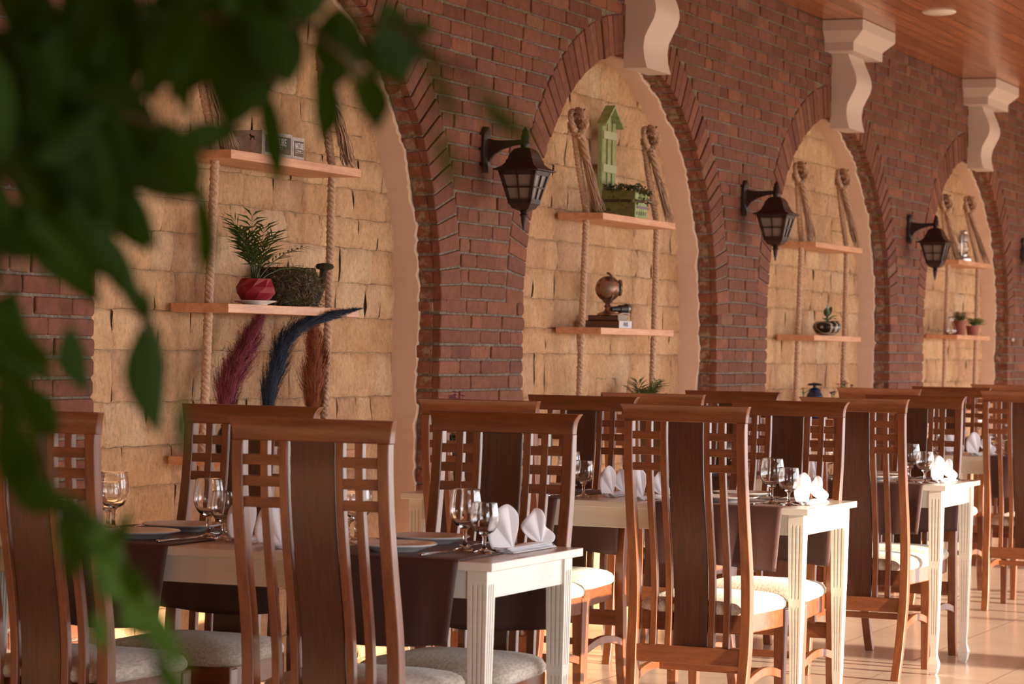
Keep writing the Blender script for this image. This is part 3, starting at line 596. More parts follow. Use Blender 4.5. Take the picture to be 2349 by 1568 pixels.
# second niche
GRW=wood('pale_green_painted_wood',(.16,.22,.07),(.28,.36,.14),(.42,.48,.24),scale=(4,4,2),rough=.75,coat=0)
GRD=wood('olive_painted_planter_wood',(.10,.10,.025),(.17,.17,.045),(.24,.24,.07),scale=(3,3,6),rough=.8,coat=0)
def birdhouse(z):
    t=thing('birdhouse_planter','green slatted birdhouse planter box with trailing leaves, on a top shelf','planter',(12.19,-.03,z))
    b=MB(); w=.172; d=.195
    for a,c in ((0,.075),(.090,.133)):
        b.box(0,w,0,.010,a,c); b.box(0,w,d-.010,d,a,c); b.box(0,.010,.010,d-.010,a,c); b.box(w-.010,w,.010,d-.010,a,c)
    for x in (.011,w-.023):
        for y in (.011,d-.023): b.box(x,x+.012,y,y+.012,0,.133)
    b.box(.0,w,.0,d,0,.006); b.build('crate_slats',GRD,t,bev=.001)
    s=MB(); s.box(.012,w-.012,.012,d-.012,.01,.12); s.build('soil',BARK,t)
    e=MB(); e.box(-.001,w+.001,-.005,-.001,0,.074); e.box(-.001,w+.001,-.005,-.001,.091,.133); e.build('pale_front_board',GRW,t)
    r=MB(); r.box(.02,w+.02,-.009,-.006,.046,.058); r.build('ribbon',mat('mauve_ribbon',(.16,.08,.13),.5),t)
    bs=MB()
    for k in range(5):
        xx=.025+k*.030; bs.add([(xx+a,-.0068,.022+c) for a,c in ((-.008,-.010),(-.003,.008),(.004,.012),(.007,.002),(.001,-.008))],[(0,1,2,3,4)])
    bs.build('painted_leaf_marks',BLK,t,solid=.0006)
    h=MB(); y0=.172
    for k in range(3): x=.004+k*.068; h.box(x,x+.040,y0,y0+.008,.10,(.475,.50,.475)[k])
    h.box(-.006,.0,y0,y0+.022,.10,.455); h.box(.180,.186,y0,y0+.022,.10,.455); h.build('slatted_tower',GRW,t,bev=.001)
    c=MB(); c.box(-.002,.182,y0-.008,y0,.39,.43); CGB=mat('cream_green_board',(.40,.42,.25),.8); c.build('cross_board',CGB,t,bev=.001); c=MB(); c.box(-.002,.182,y0-.008,y0,.225,.265); c.build('cross_board',CGB,t,bev=.001)
    ro=MB(); ax=.09
    for s_ in (-1,1):
        p=[(ax,.560),(ax+s_*.118,.462),(ax+s_*.118,.450),(ax,.546)]
        if s_>0: p=p[::-1]
        ro.prism(p,y0-.030,y0+.022)
    ro.build('roof',GRW,t)
    l=MB()
    for i in range(520):
        x=R(-.02,w+.05); y=R(-.02,.19); zz=.135+R(-.012,.030)
        if y<-.004 or x<0 or x>w: zz=R(.075,.15) if R()<.7 else R(.03,.1)
        if x>w+.03: zz=R(.06,.11)
        if zz<.13 and 0<x<w and y>0: y=R(-.03,-.008)
        p=Vector((x,y,zz)); d_=Vector((R(-1,1),R(-1,.6),R(-.7,.9))).normalized(); L=R(.012,.026); s_=d_.orthogonal().normalized(); s_.rotate(Matrix.Rotation(R(0,6),3,d_)); s_*=L*.28; l.add([p,p+d_*L*.5+s_,p+d_*L,p+d_*L*.5-s_],[(0,1,2,3)])
    l.build('trailing_leaves',plantm('dusty_green_trailer',(.055,.060,.018),.1),t)
birdhouse(ZT[3])
BRONZE=mat('bronze_globe',rough=.35,metal=.35); _n=noise(BRONZE,14,3,coord(BRONZE)); lk(BRONZE,ramp(BRONZE,_n.outputs[0],[(.45,(.10,.035,.012)),(.52,(.34,.17,.10)),(.6,(.25,.16,.12))]).outputs[0],bsdf(BRONZE).inputs['Base Color'])
PEW=mat('tarnished_pewter',(.20,.17,.16),.4,.8)
def globe(x,y,z):
    t=thing('globe_ornament','bronze globe clock with a telescope, on two book-shaped boxes','ornament',(x,y,z))
    b=MB(); b.lathe([(.062*math.sin(PI*k/16)+.0001,-.062*math.cos(PI*k/16)) for k in range(17)],(0,0,.130),32); b.build('globe_ball',BRONZE,t,smooth=True)
    r=MB(); ring=[]
    for i in range(25):
        a=-PI*.45+PI*1.2*i/24; ring.append((-.004-.070*math.sin(a+.15)*.25,.0+.072*math.sin(a)*.2-.004,.130+.0)) 
    pts=[(.066*math.cos(a)*-.35-.01,-.070*math.cos(a)*.6,.132+.074*math.sin(a)) for a in [(-PI/2)+PI*i/20 for i in range(21)]]
    r.tube(pts,.0055,8); r.build('meridian_ring',PEW,t,smooth=True)
    c=MB(); c.lathe([(.001,0),(.036,0),(.040,.004),(.040,.012),(.034,.013),(.001,.013)],seg=28); o=c.build('clock_rim',PEW,t,smooth=40); o.location=(.030,-.042,.135); o.rotation_euler=(PI/2,0,.62)
    f=MB(); f.lathe([(.001,.0),(.031,.0)],seg=28); fo=f.build('clock_face',mat('clock_face_cream',(.7,.65,.55),.4),o); fo.location=(0,0,.0136)
    h=MB(); h.box(-.001,.001,0,.022,0,.0006); h.box(0,.016,-.001,.001,0,.0006); ho=h.build('clock_hands',BLK,o); ho.location=(0,0,.0142)
    s=MB(); s.lathe([(.052,0),(.050,.008),(.036,.014),(.018,.020),(.012,.034),(.018,.045),(.011,.055),(.020,.064),(.028,.072)],seg=24); s.build('pedestal',BRONZE,t,smooth=50)
    q=MB(); q.tube([(.02,-.01,.030),(.062,-.035,.033),(.064,-.036,.033),(.105,-.062,.036)],[.013,.015,.019,.021],20); q.build('telescope',BLK,t,smooth=40)
    q=MB(); q.tube([(.098,-.058,.0355),(.110,-.065,.0363)],[.0235,.0235],20); q.build('lens_ring',PEW,t,smooth=40)
    q=MB(); q.grid(lambda u,v:(.02+.09*u,-.055-.025*u+.03*v,.006+.006*math.sin(u*PI)*1.2),8,3); q.build('curled_map',mat('pale_paper',(.62,.60,.58),.7),t,solid=.002)
PAPR=mat('brown_book_cover',(.13,.065,.035),.6)
def book(x,y,z,w,d,h,label,txt=None):
    t=thing('book',label,'book',(x,y,z)); b=MB(); b.box(0,w,0,d,0,.004); b.box(0,w,0,d,h-.004,h); b.box(0,.004,0,d,0,h); b.build('cover',PAPR,t,bev=.001)
    p=MB(); p.box(.006,w-.003,.003,d-.003,.0042,h-.0042); p.build('pages',mat('aged_pages',(.30,.19,.12),.8),t)
    s=MB(); s.box(0,w,-.003,0,0,h); sp=s.build('spine',mat('whitish_spine',(.55,.53,.56),.6) if txt else mat('taupe_spine',(.30,.23,.19),.6),t,bev=.001)
    if txt: e=text(txt,.030,BLK,sp,(w*.5,-.0036,h*.5),(PI/2,0,0)); e.scale=(.85,1,1)
    return t
book(11.995,-.034,ZM[3],.172,.19,.036,'thick book-shaped box with lettered pale spine, bottom of the pair','PARIS')
book(12.03,-.015,ZM[3]+.036,.125,.155,.026,'thin brown book-shaped box directly under the bronze globe')
globe(12.085,.06,ZM[3]+.062)
def leaf3(mb,p,d,L,w,fold=.25,up=Vector((0,0,1)),droop=.3,n=6):
    d=Vector(d).normalized(); s=d.cross(up); s=s.normalized() if s.length>.05 else Vector((1,0,0)); nn=s.cross(d).normalized(); p=Vector(p); vs=[]
    for i in range(n+1):
        u=i/n; c=p+d*L*u-Vector((0,0,1))*droop*L*u*u; hw=w*.5*(math.sin(PI*min(1,u**.8))**.85 if 0<u<1 else 0)
        vs+=[c+s*hw+nn*hw*fold,c,c-s*hw+nn*hw*fold]
    mb.add(vs,[(3*i+k,3*i+k+1,3*i+k+4,3*i+k+3) for i in range(n) for k in (0,1)])
def potted(name,x,y,z,pm,pr,label,plabel,lm,leaves,stemh=.03):
    v=MB(); v.lathe(pr,seg=32); pot=v.build('flower_pot',pm,smooth=45,loc=(x,y,z)); tag(pot,plabel,'pot')
    h=pr[-1][1]; t=thing(name,label,'plant',(x,y,z+h)); f=MB(); s=MB()
    for (p,d,L,w,dr) in leaves:
        s.tube([(p[0]*.3,p[1]*.3,-.01),(p[0]*.7,p[1]*.7,p[2]*.5),p],.0022,5); leaf3(f,p,d,L,w,droop=dr)
    s.build('stems',TWIG,t); f.build('leaves',lm,t,smooth=True,solid=.0006); return t
def rosette(n,h,L,w,el=(.1,1.2),sp=.02,dr=.3):
    o=[]
    for i in range(n):
        a=2*PI*i*.382+R(-.2,.2); e=R(*el); o.append(((sp*math.cos(a),sp*math.sin(a),R(*h)),(math.cos(a)*math.cos(e),math.sin(a)*math.cos(e),math.sin(e)),R(*L),R(*w),dr))
    return o
TERR=mat('terracotta_clay',(.30,.09,.055),.7)
PLAIN=[(.038,0),(.046,.06),(.048,.075),(.051,.075),(.051,.09),(.046,.09),(.043,.07),(.001,.068)]
potted('leafy_plant',12.0,.05,ZL,TERR,PLAIN,'broad-leaved green plant on the lowest shelf of the second niche, left plant','clay pot of the broad-leaved plant on the lowest shelf',BROAD,rosette(13,(.03,.10),(.08,.12),(.03,.045),(.0,1.1),.03))
f2=[]
v=MB(); v.lathe(PLAIN,seg=32); pot=v.build('flower_pot',mat('white_glazed_pot',(.6,.58,.55),.3),smooth=45,loc=(12.55,.04,ZL)); tag(pot,'pale pot of the feathery palm on the lowest shelf','pot')
for k in range(13):
    a=R(0,2*PI); f2.append(((math.cos(a)*R(.3,.9),math.sin(a)*R(.1,.4),1),R(.12,.2),R(.6,1.3),R(.05,.07)))
f2+=[((1.1,-.4,.8),.26,.8,.06),((-.9,-.2,1.1),.22,.6,.06)]
palm(12.55,.04,ZL+.07,'feathery palm on the lowest shelf of the second niche, spreading right',f2)
# third niche
BOWL=mat('black_carved_bowl',rough=.3); _w=nd(BOWL,'ShaderNodeTexWave'); _w.inputs['Scale'].default_value=11; _w.inputs['Distortion'].default_value=7; lk(BOWL,coord(BOWL,(1,1,1)),_w.inputs['Vector']); lk(BOWL,ramp(BOWL,_w.outputs['Fac'],[(.68,(.014,.012,.010)),(.84,(.42,.36,.30))]).outputs[0],bsdf(BOWL).inputs['Base Color'])
saucer(15.76,.03,ZM[4],.07,'pale saucer under the black patterned bowl',mat('beige_saucer',(.55,.40,.30),.4))
potted('leafy_plant',15.76,.03,ZM[4]+.0065,BOWL,[(.055,0),(.078,.02),(.088,.042),(.084,.065),(.066,.082),(.060,.082),(.06,.07),(.001,.068)],'plant with thick oval leaves in the black bowl','round black pot with pale carved pattern on the middle shelf',VARI,
 [((0,0,.05),(.0,-.1,1),.085,.05,0),((.01,0,.04),(.45,-.2,1),.085,.045,.1),((-.01,0,.04),(-.45,-.1,.9),.075,.04,.1),((0,-.01,.03),(.3,-.8,.5),.07,.05,.2),((.02,0,.02),(1,-.2,.35),.11,.04,.25),((-.02,0,.02),(-1,-.1,.4),.11,.035,.3),((-.02,0,.05),(-1,-.3,.9),.10,.035,.3),((.02,0,.05),(1,.2,.7),.10,.035,.3),((0,-.02,.01),(-.4,-.9,.2),.07,.04,.2),((.03,0,.01),(.9,-.5,.1),.1,.035,.2),((-.03,0,.01),(-.9,-.5,.1),.1,.035,.2)])
BLUE=mat('blue_glazed_lantern',(.015,.03,.08),.2)
def blue_lantern(x,y,z):
    t=thing('glazed_lantern','dark blue glazed lantern with a ring handle on the lowest shelf of the third niche','lantern',(x,y,z))
    b=MB(); b.lathe([(.038,0),(.045,.01),(.034,.03),(.032,.07),(.046,.10),(.052,.12),(.046,.15),(.036,.165),(.040,.172),(.030,.182),(.012,.19)],seg=24); b.build('glazed_body',BLUE,t,smooth=45)
    h=MB(); h.lathe([(.010,.188),(.010,.203),(.04,.202),(.046,.206),(.038,.214),(.006,.219)],seg=24); h.build('wide_cap',BLK,t,smooth=45)
    s=MB(); 
    for k in range(6): a=k*PI/3+.4; s.tube([(.034*math.cos(a),.034*math.sin(a),.03),(.033*math.cos(a),.033*math.sin(a),.07)],.006,6)
    s.build('pale_panes',mat('pale_blue_pane',(.35,.5,.62),.2),t)
blue_lantern(15.62,.06,ZL)
def flowers(name,label,x,y,z,n,h,spread,m,leafn=6,stem_base=0,vase=None,cone=.012):
    t=thing(name,label,'flower',(x,y,z)); s=MB(); f=MB(); l=MB()
    for i in range(n):
        a=R(0,2*PI); r=R(.1,1)*spread; hh=h*R(.85,1.0)-(r*.5); p=Vector((r*math.cos(a),r*math.sin(a)*.6,hh)); s.tube([(0,0,stem_base),(p.x*.4,p.y*.4,hh*.5),p],.0015,4)
        for k in range(7):
            b=2*PI*k/7; d=Vector((math.cos(b),math.sin(b),R(.1,.7))); leaf3(f,p,d,cone*1.3,cone,droop=.1,n=3)
    for i in range(leafn): a=R(0,2*PI); leaf3(l,(0,0,h*R(.3,.75)),(math.cos(a),math.sin(a)*.5,R(.2,.9)),R(.05,.08),.018)
    s.build('stems',TWIG,t); f.build('blossoms',m,t); l.build('leaves',BROAD,t); return t
PURP=mat('purple_petals',(.20,.03,.16),.7); PINK=mat('pink_petals',(.50,.12,.30),.7); YEL=mat('yellow_petals',(.75,.42,.03),.7)
def small_pot(x,y,z,label,m=TERR,h=.09):
    v=MB(); v.lathe([(a,b*h/.09) for a,b in PLAIN],seg=24); o=v.build('flower_pot',m,smooth=45,loc=(x,y,z)); tag(o,label,'pot')
small_pot(15.36,.05,ZL,'small clay pot of the yellow flower'); flowers('yellow_flower','yellow flower by the left rope on the lowest shelf of the third niche',15.36,.05,ZL+.07,3,.13,.03,YEL,3)
small_pot(15.93,.03,ZL,'small clay pot of the low purple flower'); flowers('purple_flower','low purple flower between the blue lantern and the right rope',15.93,.03,ZL+.07,5,.10,.035,PURP,3)
small_pot(16.17,.03,ZL,'small clay pot of the purple blossoms at the shelf end'); flowers('purple_flower','arching purple blossoms at the right end of the lowest shelf of the third niche',16.17,.03,ZL+.07,12,.17,.085,PURP,8)
# fourth niche
SILV=mat('galvanised_silver',(.55,.54,.54),.28,.9)
def oil_lantern(x,y,z):
    t=thing('oil_lantern','silver hurricane lantern standing on the top shelf of the fourth niche','lantern',(x,y,z))
    b=MB(); b.lathe([(.060,0),(.064,.008),(.062,.028),(.045,.040),(.030,.045),(.030,.058),(.034,.062)],seg=28); b.build('tank',SILV,t,smooth=45)
    g=MB(); g.lathe([(.028,.062),(.040,.085),(.042,.11),(.032,.14),(.028,.15)],seg=24,cap=False); g.build('glass_globe',GLASS,t,smooth=True,solid=.0015)
    c=MB(); c.lathe([(.030,.150),(.038,.156),(.036,.19),(.030,.205),(.026,.21),(.030,.225),(.022,.236),(.006,.24)],seg=24); c.build('chimney_cap',SILV,t,smooth=45)
    s=MB()
    for k in (-1,1): s.tube([(k*.034,0,.20),(k*.055,0,.20),(k*.062,0,.185),(k*.062,0,.05),(k*.05,0,.03)],.006,8)
    s.build('side_tubes',SILV,t,smooth=True)
    h=MB(); h.tube([(.062*math.cos(a),-.004-.05*math.sin(a),.16-.10*math.sin(a)*.9) for a in [PI*i/14 for i in range(15)]],.0016,5); h.build('wire_handle',SILV,t)
oil_lantern(19.38,.06,ZT[5])
small_pot(19.19,.03,ZM[5],'terracotta pot with grey green foliage, left of the pair on the middle shelf',TERR,.11)
def bushy(x,y,z,label,n,sp,m,h=.06,side=0):
    t=thing('bushy_plant',label,'plant',(x,y,z)); f=MB(); s=MB()
    for i in range(n):
        a=R(0,2*PI); r=sp*math.sqrt(R()); p=(r*math.cos(a)+side*R(0,1)**1.5,r*math.sin(a)*.7,R(.005,h)-abs(side)*.0); s_=(math.cos(a),math.sin(a),R(.0,1)); leaf3(f,p,s_,R(.02,.035),R(.010,.016),n=3)
        if i%5==0: s.tube([(0,0,-.02),(p[0]*.5,p[1]*.5,p[2]*.8),p],.0012,4)
    s.build('stems',TWIG,t); f.build('leaves',m,t)
bushy(19.19,.03,ZM[5]+.10,'grey green bushy plant in the left terracotta pot',220,.06,plantm('dusty_olive_leaf',(.10,.12,.05),.15))
small_pot(19.55,.02,ZM[5],'smaller terracotta pot, right of the pair on the middle shelf',TERR,.075)
bushy(19.55,.02,ZM[5]+.075,'bright green plant trailing to the right over the shelf end',300,.06,plantm('fresh_green_leaf',(.07,.15,.03),.2),.05,.26)
g=MB(); g.lathe([(.03,0),(.036,.02),(.034,.05),(.016,.085),(.013,.12),(.018,.13)],seg=24,cap=False); o=g.build('glass_bottle',GLASS,smooth=True,solid=.002,loc=(18.93,.03,ZM[5])); tag(o,'small clear glass bottle at the left end of the middle shelf, by the rope','bottle')
small_pot(19.15,.03,ZL,'low clay pot of the flat green plant'); bushy(19.15,.03,ZL+.08,'flat green plant on the lowest shelf of the fourth niche',150,.09,BROAD,.04)
potted('leafy_plant',19.62,.03,ZL,TERR,PLAIN,'small upright green plant at the right of the lowest shelf of the fourth niche','clay pot of the small upright plant',BROAD,rosette(5,(.03,.08),(.06,.09),(.03,.04),(.3,1.1),.02))
# insulator knob on the fourth pier
k=MB(); k.lathe([(.001,-.02),(.012,-.018),(.014,-.006),(.010,0)],seg=12); o=k.build('wall_hook',mat('white_ceramic_knob',(.7,.68,.66),.3),loc=(20.78,-.002,1.41)); o.rotation_euler=(-PI/2,0,0); tag(o,'tiny white ceramic knob on the brick edge beside the fourth niche','knob')
# ---------------- dining chairs: local +x is the way the sitter faces, origin on the floor under the top rail
def prof(z):
    K=[(0,.0),(.10,.035),(.26,.066),(.40,.080),(.50,.080),(.60,.068),(.75,.036),(.88,.012),(1.0,.001),(1.055,0),(1.105,-.012)]
    if z<=0: return 0
    for i in range(len(K)-1):
        if K[i][0]<=z<=K[i+1][0]:
            a=K[max(i-1,0)];b=K[i];c=K[i+1];d=K[min(i+2,len(K)-1)]; t=(z-b[0])/(c[0]-b[0]); h=c[0]-b[0]
            m0=(c[1]-a[1])/max(1e-6,c[0]-a[0])*h; m1=(d[1]-b[1])/max(1e-6,d[0]-b[0])*h
            return (2*t**3-3*t*t+1)*b[1]+(t**3-2*t*t+t)*m0+(-2*t**3+3*t*t)*c[1]+(t**3-t*t)*m1
    return K[-1][1]
def zs(a,b,n): return [a+(b-a)*i/n for i in range(n+1)]
def strip(mb,y0,y1,za,zb,th,n=16,dx=0,outer=None):
    rings=[]
    for z in zs(za,zb,n):
        x=prof(z)+dx; a,b=(y0,y1) if outer is None else outer(z)
        rings.append([(x-th/2,a,z),(x+th/2,a,z),(x+th/2,b,z),(x-th/2,b,z)])
    mb.loft(rings)
def make_chair():
    t=thing('dining_chair','x','chair')
    TR=1.052
    r=MB(); rings=[]; 
    for i,(z,hw,dx,th) in enumerate(((1.050,.2085,0,.030),(1.062,.209,0,.030),(1.078,.211,-.001,.030),(1.090,.2145,-.004,.030),(1.099,.2185,-.009,.030),(1.105,.2225,-.013,.031))):
        ring=[]
        for k in range(9): u=-1+2*k/8; ring.append((-th/2+dx-.010*(1-u*u)*.0,hw*u,z-.004*(1-u*u)*0))
        for k in range(8,-1,-1): u=-1+2*k/8; ring.append((th/2+dx,hw*u,z))
        rings.append(ring)
    r.loft(rings); r.build('top_rail',CHH,t,smooth=30,bev=.0025)
    for s in (-1,1):
        def outer(z): 
            w=.030+.004*min(1,max(0,(.9-z)/.5)); e=.2075+.004*min(1,max(0,(1-z)/.6))-.012*max(0,(.3-z)/.3); return (s*e,s*(e-w)) if s<0 else (e-w,e)
        m=MB(); rings=[]
        for z in zs(0,1.052,34):
            x=prof(z); a,b=outer(z); d=.020+.004*min(1,max(0,(1-z)/.5))-.004*max(0,(.25-z)/.25); rings.append([(x-d,a,z),(x+d*.6,a,z),(x+d*.6,b,z),(x-d,b,z)])
        m.loft(rings); m.build('leg',CH,t,smooth=30,bev=.003)
    sp=MB(); strip(sp,-.0585,.0585,.315,1.052,.010,30,dx=.004); sp.build('splat',SPL,t,smooth=30,bev=.0015)
    for s in (-1,1):
        for y in (.0745,.1255):
            m=MB(); a,b=sorted((s*(y-.0105),s*(y+.0105))); strip(m,a,b,.315,1.052,.020,30); m.build('slat',CH,t,smooth=30,bev=.0015)
        for z in (1.004,.953,.902):
            m=MB(); a,b=sorted((s*.083,s*.181)); x=prof(z); m.box(x-.011,x+.009,a,b,z-.0125,z+.0125); m.build('lattice_bar',CHH,t,bev=.0015)
    m=MB(); x=prof(.29); m.box(x-.016,x+.010,-.185,.185,.262,.318); m.build('lower_rail',CHH,t,bev=.002)
    # seat
    f=MB(); xf=.475
    def hw(x): return .185+(.215-.185)*(x-.08)/(xf-.08)
    f.loft([[(.10,-hw(.1)+.01,z),(xf-.005,-hw(xf)+.004,z),(xf-.005,hw(xf)-.004,z),(.10,hw(.1)-.01,z)] for z in (.362,.425)]); f.build('seat_frame',CHH,t,bev=.004)
    c=MB()
    def cush(k,ins,z,crown=0):
        pts=[]; N=40
        for i in range(N):
            a=2*PI*i/N; ca,sa=math.cos(a),math.sin(a); e=.32; sx=math.copysign(abs(ca)**e,ca); sy=math.copysign(abs(sa)**e,sa)
            x=.285+sx*(.198-ins); y=sy*(hw(x)+.004-ins); pts.append((x,y,z+crown*(0)))
        return pts
    c.loft([cush(0,.004,.424),cush(0,-.003,.432),cush(0,-.004,.446),cush(0,.004,.460),cush(0,.022,.470),cush(0,.06,.478),cush(0,.11,.483),cush(0,.17,.485)]); c.build('seat_cushion',FAB,t,smooth=True)
    for s in (-1,1):
        m=MB(); y=s*(.215-.024); m.loft([[(xf-.030+a*w,y+b*w,z) for a,b in ((-1,-1),(1,-1),(1,1),(-1,1))] for z,w in ((0,.014),(.2,.017),(.365,.020),(.420,.020))]); m.build('leg',CH,t,bev=.003)
        m=MB(); x0=prof(.2)+.012; rings=[]
        for i in range(13):
            u=i/12; x=x0+(xf-.046-x0)*u; z=.205-.028*math.sin(PI*u)*-1*.9; y=s*(.194-.002*u); rings.append([(x,y-.009,z-.016),(x,y+.009,z-.016),(x,y+.009,z+.012),(x,y-.009,z+.012)])
        m.loft(rings); m.build('stretcher',CH,t,bev=.002)
    for x,z in ((.30,.222),):
        m=MB(); m.box(x-.009,x+.009,-.185,.185,z-.012,z+.012); m.build('stretcher',CHH,t,bev=.002)
    return t
proto=make_chair(); used=[False]
TN={'A':'the nearest table','B':'the second table','C':'the third table','D':'the fourth table','E':'the farthest table'}
CHAIRS=[('A',5.60,-1.698,0,'dining chair seen from behind at the nearest table, largest, beside the white table corner'),
('A',5.60,-.900,0,'dining chair seen from behind at the nearest table, leftmost, partly covered by leaves'),
('A',6.62,-1.751,1,'dark dining chair facing the camera across the nearest table, behind its corner wine glasses'),
('A',6.62,-.969,1,'dark dining chair facing the camera across the nearest table, below the pampas plumes'),
('B',8.12,-1.018,0,'dining chair seen from behind at the second table, wall side, below the brick pier'),
('B',8.12,-1.747,0,'dining chair seen from behind at the second table, aisle side, with sunlit seat'),
('B',9.24,-1.747,1,'dark dining chair facing the camera across the second table, aisle side'),
('B',9.24,-.942,1,'dark dining chair facing the camera across the second table, wall side'),
('C',10.17,-1.731,0,'dining chair seen from behind at the third table, aisle side'),
('C',10.1,-.913,0,'dining chair seen from behind at the third table, wall side, before the palm'),
('C',11.17,-1.715,1,'dark dining chair facing the camera across the third table, aisle side'),
('C',11.14,-.90,1,'dark dining chair facing the camera across the third table, wall side, mostly hidden'),
('D',13.2,-1.004,0,'dining chair seen from behind at the fourth table, wall side, below purple blossoms'),
('D',13.2,-1.75,0,"dining chair seen from behind at the fourth table, cut by the photo's right edge"),
('D',14.33,-1.10,1,'dark dining chair facing the camera across the fourth table, wall side'),
('D',14.33,-1.75,1,'dark dining chair facing the camera across the fourth table, aisle side'),
('E',16.0,-1.037,0,'dining chair seen from behind at the farthest table, wall side, far right'),
('E',16.0,-1.75,0,'dining chair seen from behind at the farthest table, aisle side, beyond the photo')]
for k,x,y,flip,l in CHAIRS:
    o=proto if not used[0] else copy_tree(proto); used[0]=True
    o.location=(x,y,0); o.rotation_euler=(0,0,PI if flip else R(-.012,.012)); o['label']=l; o['group']='dining chairs'
# ---------------- tables
TX={'A':5.88,'B':8.51,'C':10.40,'D':13.55,'E':16.3}; TYR=-2.045; TLn=1.50; TW=.60
def flute_ring(h,d,z,cx,cy):  # square section with three grooves per side, depth d
    pts=[]; P_=[(-1,0),(-.62,0),(-.56,1),(-.44,1),(-.38,0),(-.12,0),(-.06,1),(.06,1),(.12,0),(.38,0),(.44,1),(.56,1),(.62,0)]
    for s in range(4):
        for u,g in P_:
            x,y=u*h,-h+g*d
            for _ in range(s): x,y=-y,x
            pts.append((cx+x,cy+y,z))
    return pts
def make_table():
    t=thing('dining_table','x','table')
    m=MB(); m.box(0,TW,0,TLn,.738,.760); m.build('table_top',CREAM,t,bev=.002)
    m=MB(); a=.028
    for b in ((a,a+.02,.04,TLn-.04),(TW-a-.02,TW-a,.04,TLn-.04),(.04,TW-.04,a,a+.02),(.04,TW-.04,TLn-a-.02,TLn-a)): m.box(*b,.668,.738)
    m.build('apron',CREAM,t,bev=.0015)
    for cx in (.048,TW-.048):
        for cy in (.048,TLn-.048):
            m=MB(); L=[(.0,.010,0),(.012,.016,0),(.045,.021,0),(.075,.013,0),(.10,.0125,0),(.14,.015,0)]
            rings=[flute_ring(h,d,z,cx,cy) for z,h,d in L]
            for z,h,d in ((.16,.0158,0),(.17,.016,.003),(.30,.0185,.003),(.42,.0215,.0035),(.43,.0216,0),(.455,.0225,0),(.465,.0228,.004),(.60,.025,.004),(.695,.026,.004),(.705,.026,0),(.738,.026,0)): rings.append(flute_ring(h,d,z,cx,cy))
            m.loft(rings); m.build('leg',CREAM,t)
    return t
tp=make_table(); first=True
TL_={'A':'nearest','B':'second','C':'third','D':'fourth','E':'fifth and farthest'}
TD={'A':'its legs in shade','B':'with sunlit end board','C':'whole legs in view','D':'behind chairs at the right edge','E':'beyond the right edge'}
for k in 'ABCDE':
    o=tp if first else copy_tree(tp); first=False; o.location=(TX[k],TYR,0); o['label']='%s cream painted dining table with fluted legs, %s'%(TL_[k],TD[k]); o['group']='cream dining tables'
# runners laid across each table
def runner(y0,y1,front,back,seed):
    rnd=random.Random(seed); t=.0022; e=.004; mb=MB(); path=[]
    N=14
    for i in range(N+1): path.append(('f',i/N))
    prof_=[]
    for i in range(N+1): u=1-i/N; prof_.append((-e-.001,.756-front*u,'f',u))
    prof_+= [(-e+.001,.7615,'t',0),(.002,.7635,'t',0)]
    for i in range(1,8): prof_.append((TW*i/8,.7632,'t',0))
    prof_+= [(TW-.002,.7635,'t',0),(TW+e-.001,.7615,'t',0)]
    for i in range(N+1): u=i/N; prof_.append((TW+e+.001,.756-back*u,'b',u))
    M=26; ph=[rnd.uniform(0,6) for _ in range(4)]
    def fn(a,b):
        x,z,k,u=prof_[round(a*(len(prof_)-1))]; y=y0+(y1-y0)*b
        if k in 'fb':
            s=-1 if k=='f' else 1; w=(.009*math.sin(b*9+ph[0])+.006*math.sin(b*17+ph[1]))*u**.8; x+=s*(abs(w)+.010*u); z+=.008*u*math.sin(b*5+ph[2]); y+=(.5-b)*.03*u
        return (x,y,z)
    mb.grid(fn,len(prof_)-1,M); o=mb.build('table_runner',BROWN,smooth=60,solid=.0018); return o
RY=(-1.957,-1.49),(-1.146,-.68)
for k in 'ABCDE':
    for j,(a,b) in enumerate(RY):
        o=runner(0,b-a,.205 if k=='A' else .2,.225,ord(k)*7+j); o.location=(TX[k],a,0)
        tag(o,'dark brown cloth runner over %s, at its %s end'%(TN[k],('aisle','wall')[j]),'table runner','brown runners on the tables')
# ---------------- place settings
def lathe_obj(name,prof_,m,seg=32,smooth=35): 
    b=MB(); b.lathe(prof_,seg=seg); return b.build(name,m,smooth=smooth)
def plate():
    b=MB(); r=.108; b.lathe([(.060,0),(.064,.002),(.066,.004),(.096,.014),(r,.018),(r+.001,.020),(r-.001,.0215),(.094,.018),(.070,.0085),(.05,.0065),(.001,.006)],seg=48); return b.build('dinner_plate',PORC,smooth=50)
def goblet(h,r,name):
    b=MB(); k=h/.165; q=r
    out=[(.001,0),(0.0315,0),(.0325,.0012),(.022,.0045),(.010,.0085),(.0052,.014),(.0045,.03*k),(.0055,.052*k),(.010,.060*k),(.024*r/.036,.070*k),(.033*r/.036,.088*k),(q,.106*k),(q*.99,.125*k),(q*.92,.148*k),(q*.87,h-.0022),(q*.864,h-.0008),(q*.860,h-.0001)]
    inn=[(q*.86-.0004,h+.0001),(q*.86-.0010,h-.0006),(q*.87-.0014,h-.0022),(q*.92-.0014,.148*k),(q*.99-.0015,.125*k),(q-.0016,.106*k),(.033*r/.036-.0017,.089*k),(.024*r/.036-.002,.073*k),(.010,.066*k),(.001,.064*k)]
    b.lathe(out+inn,seg=36,cap=False); return b.build(name,GLASS,smooth=True)
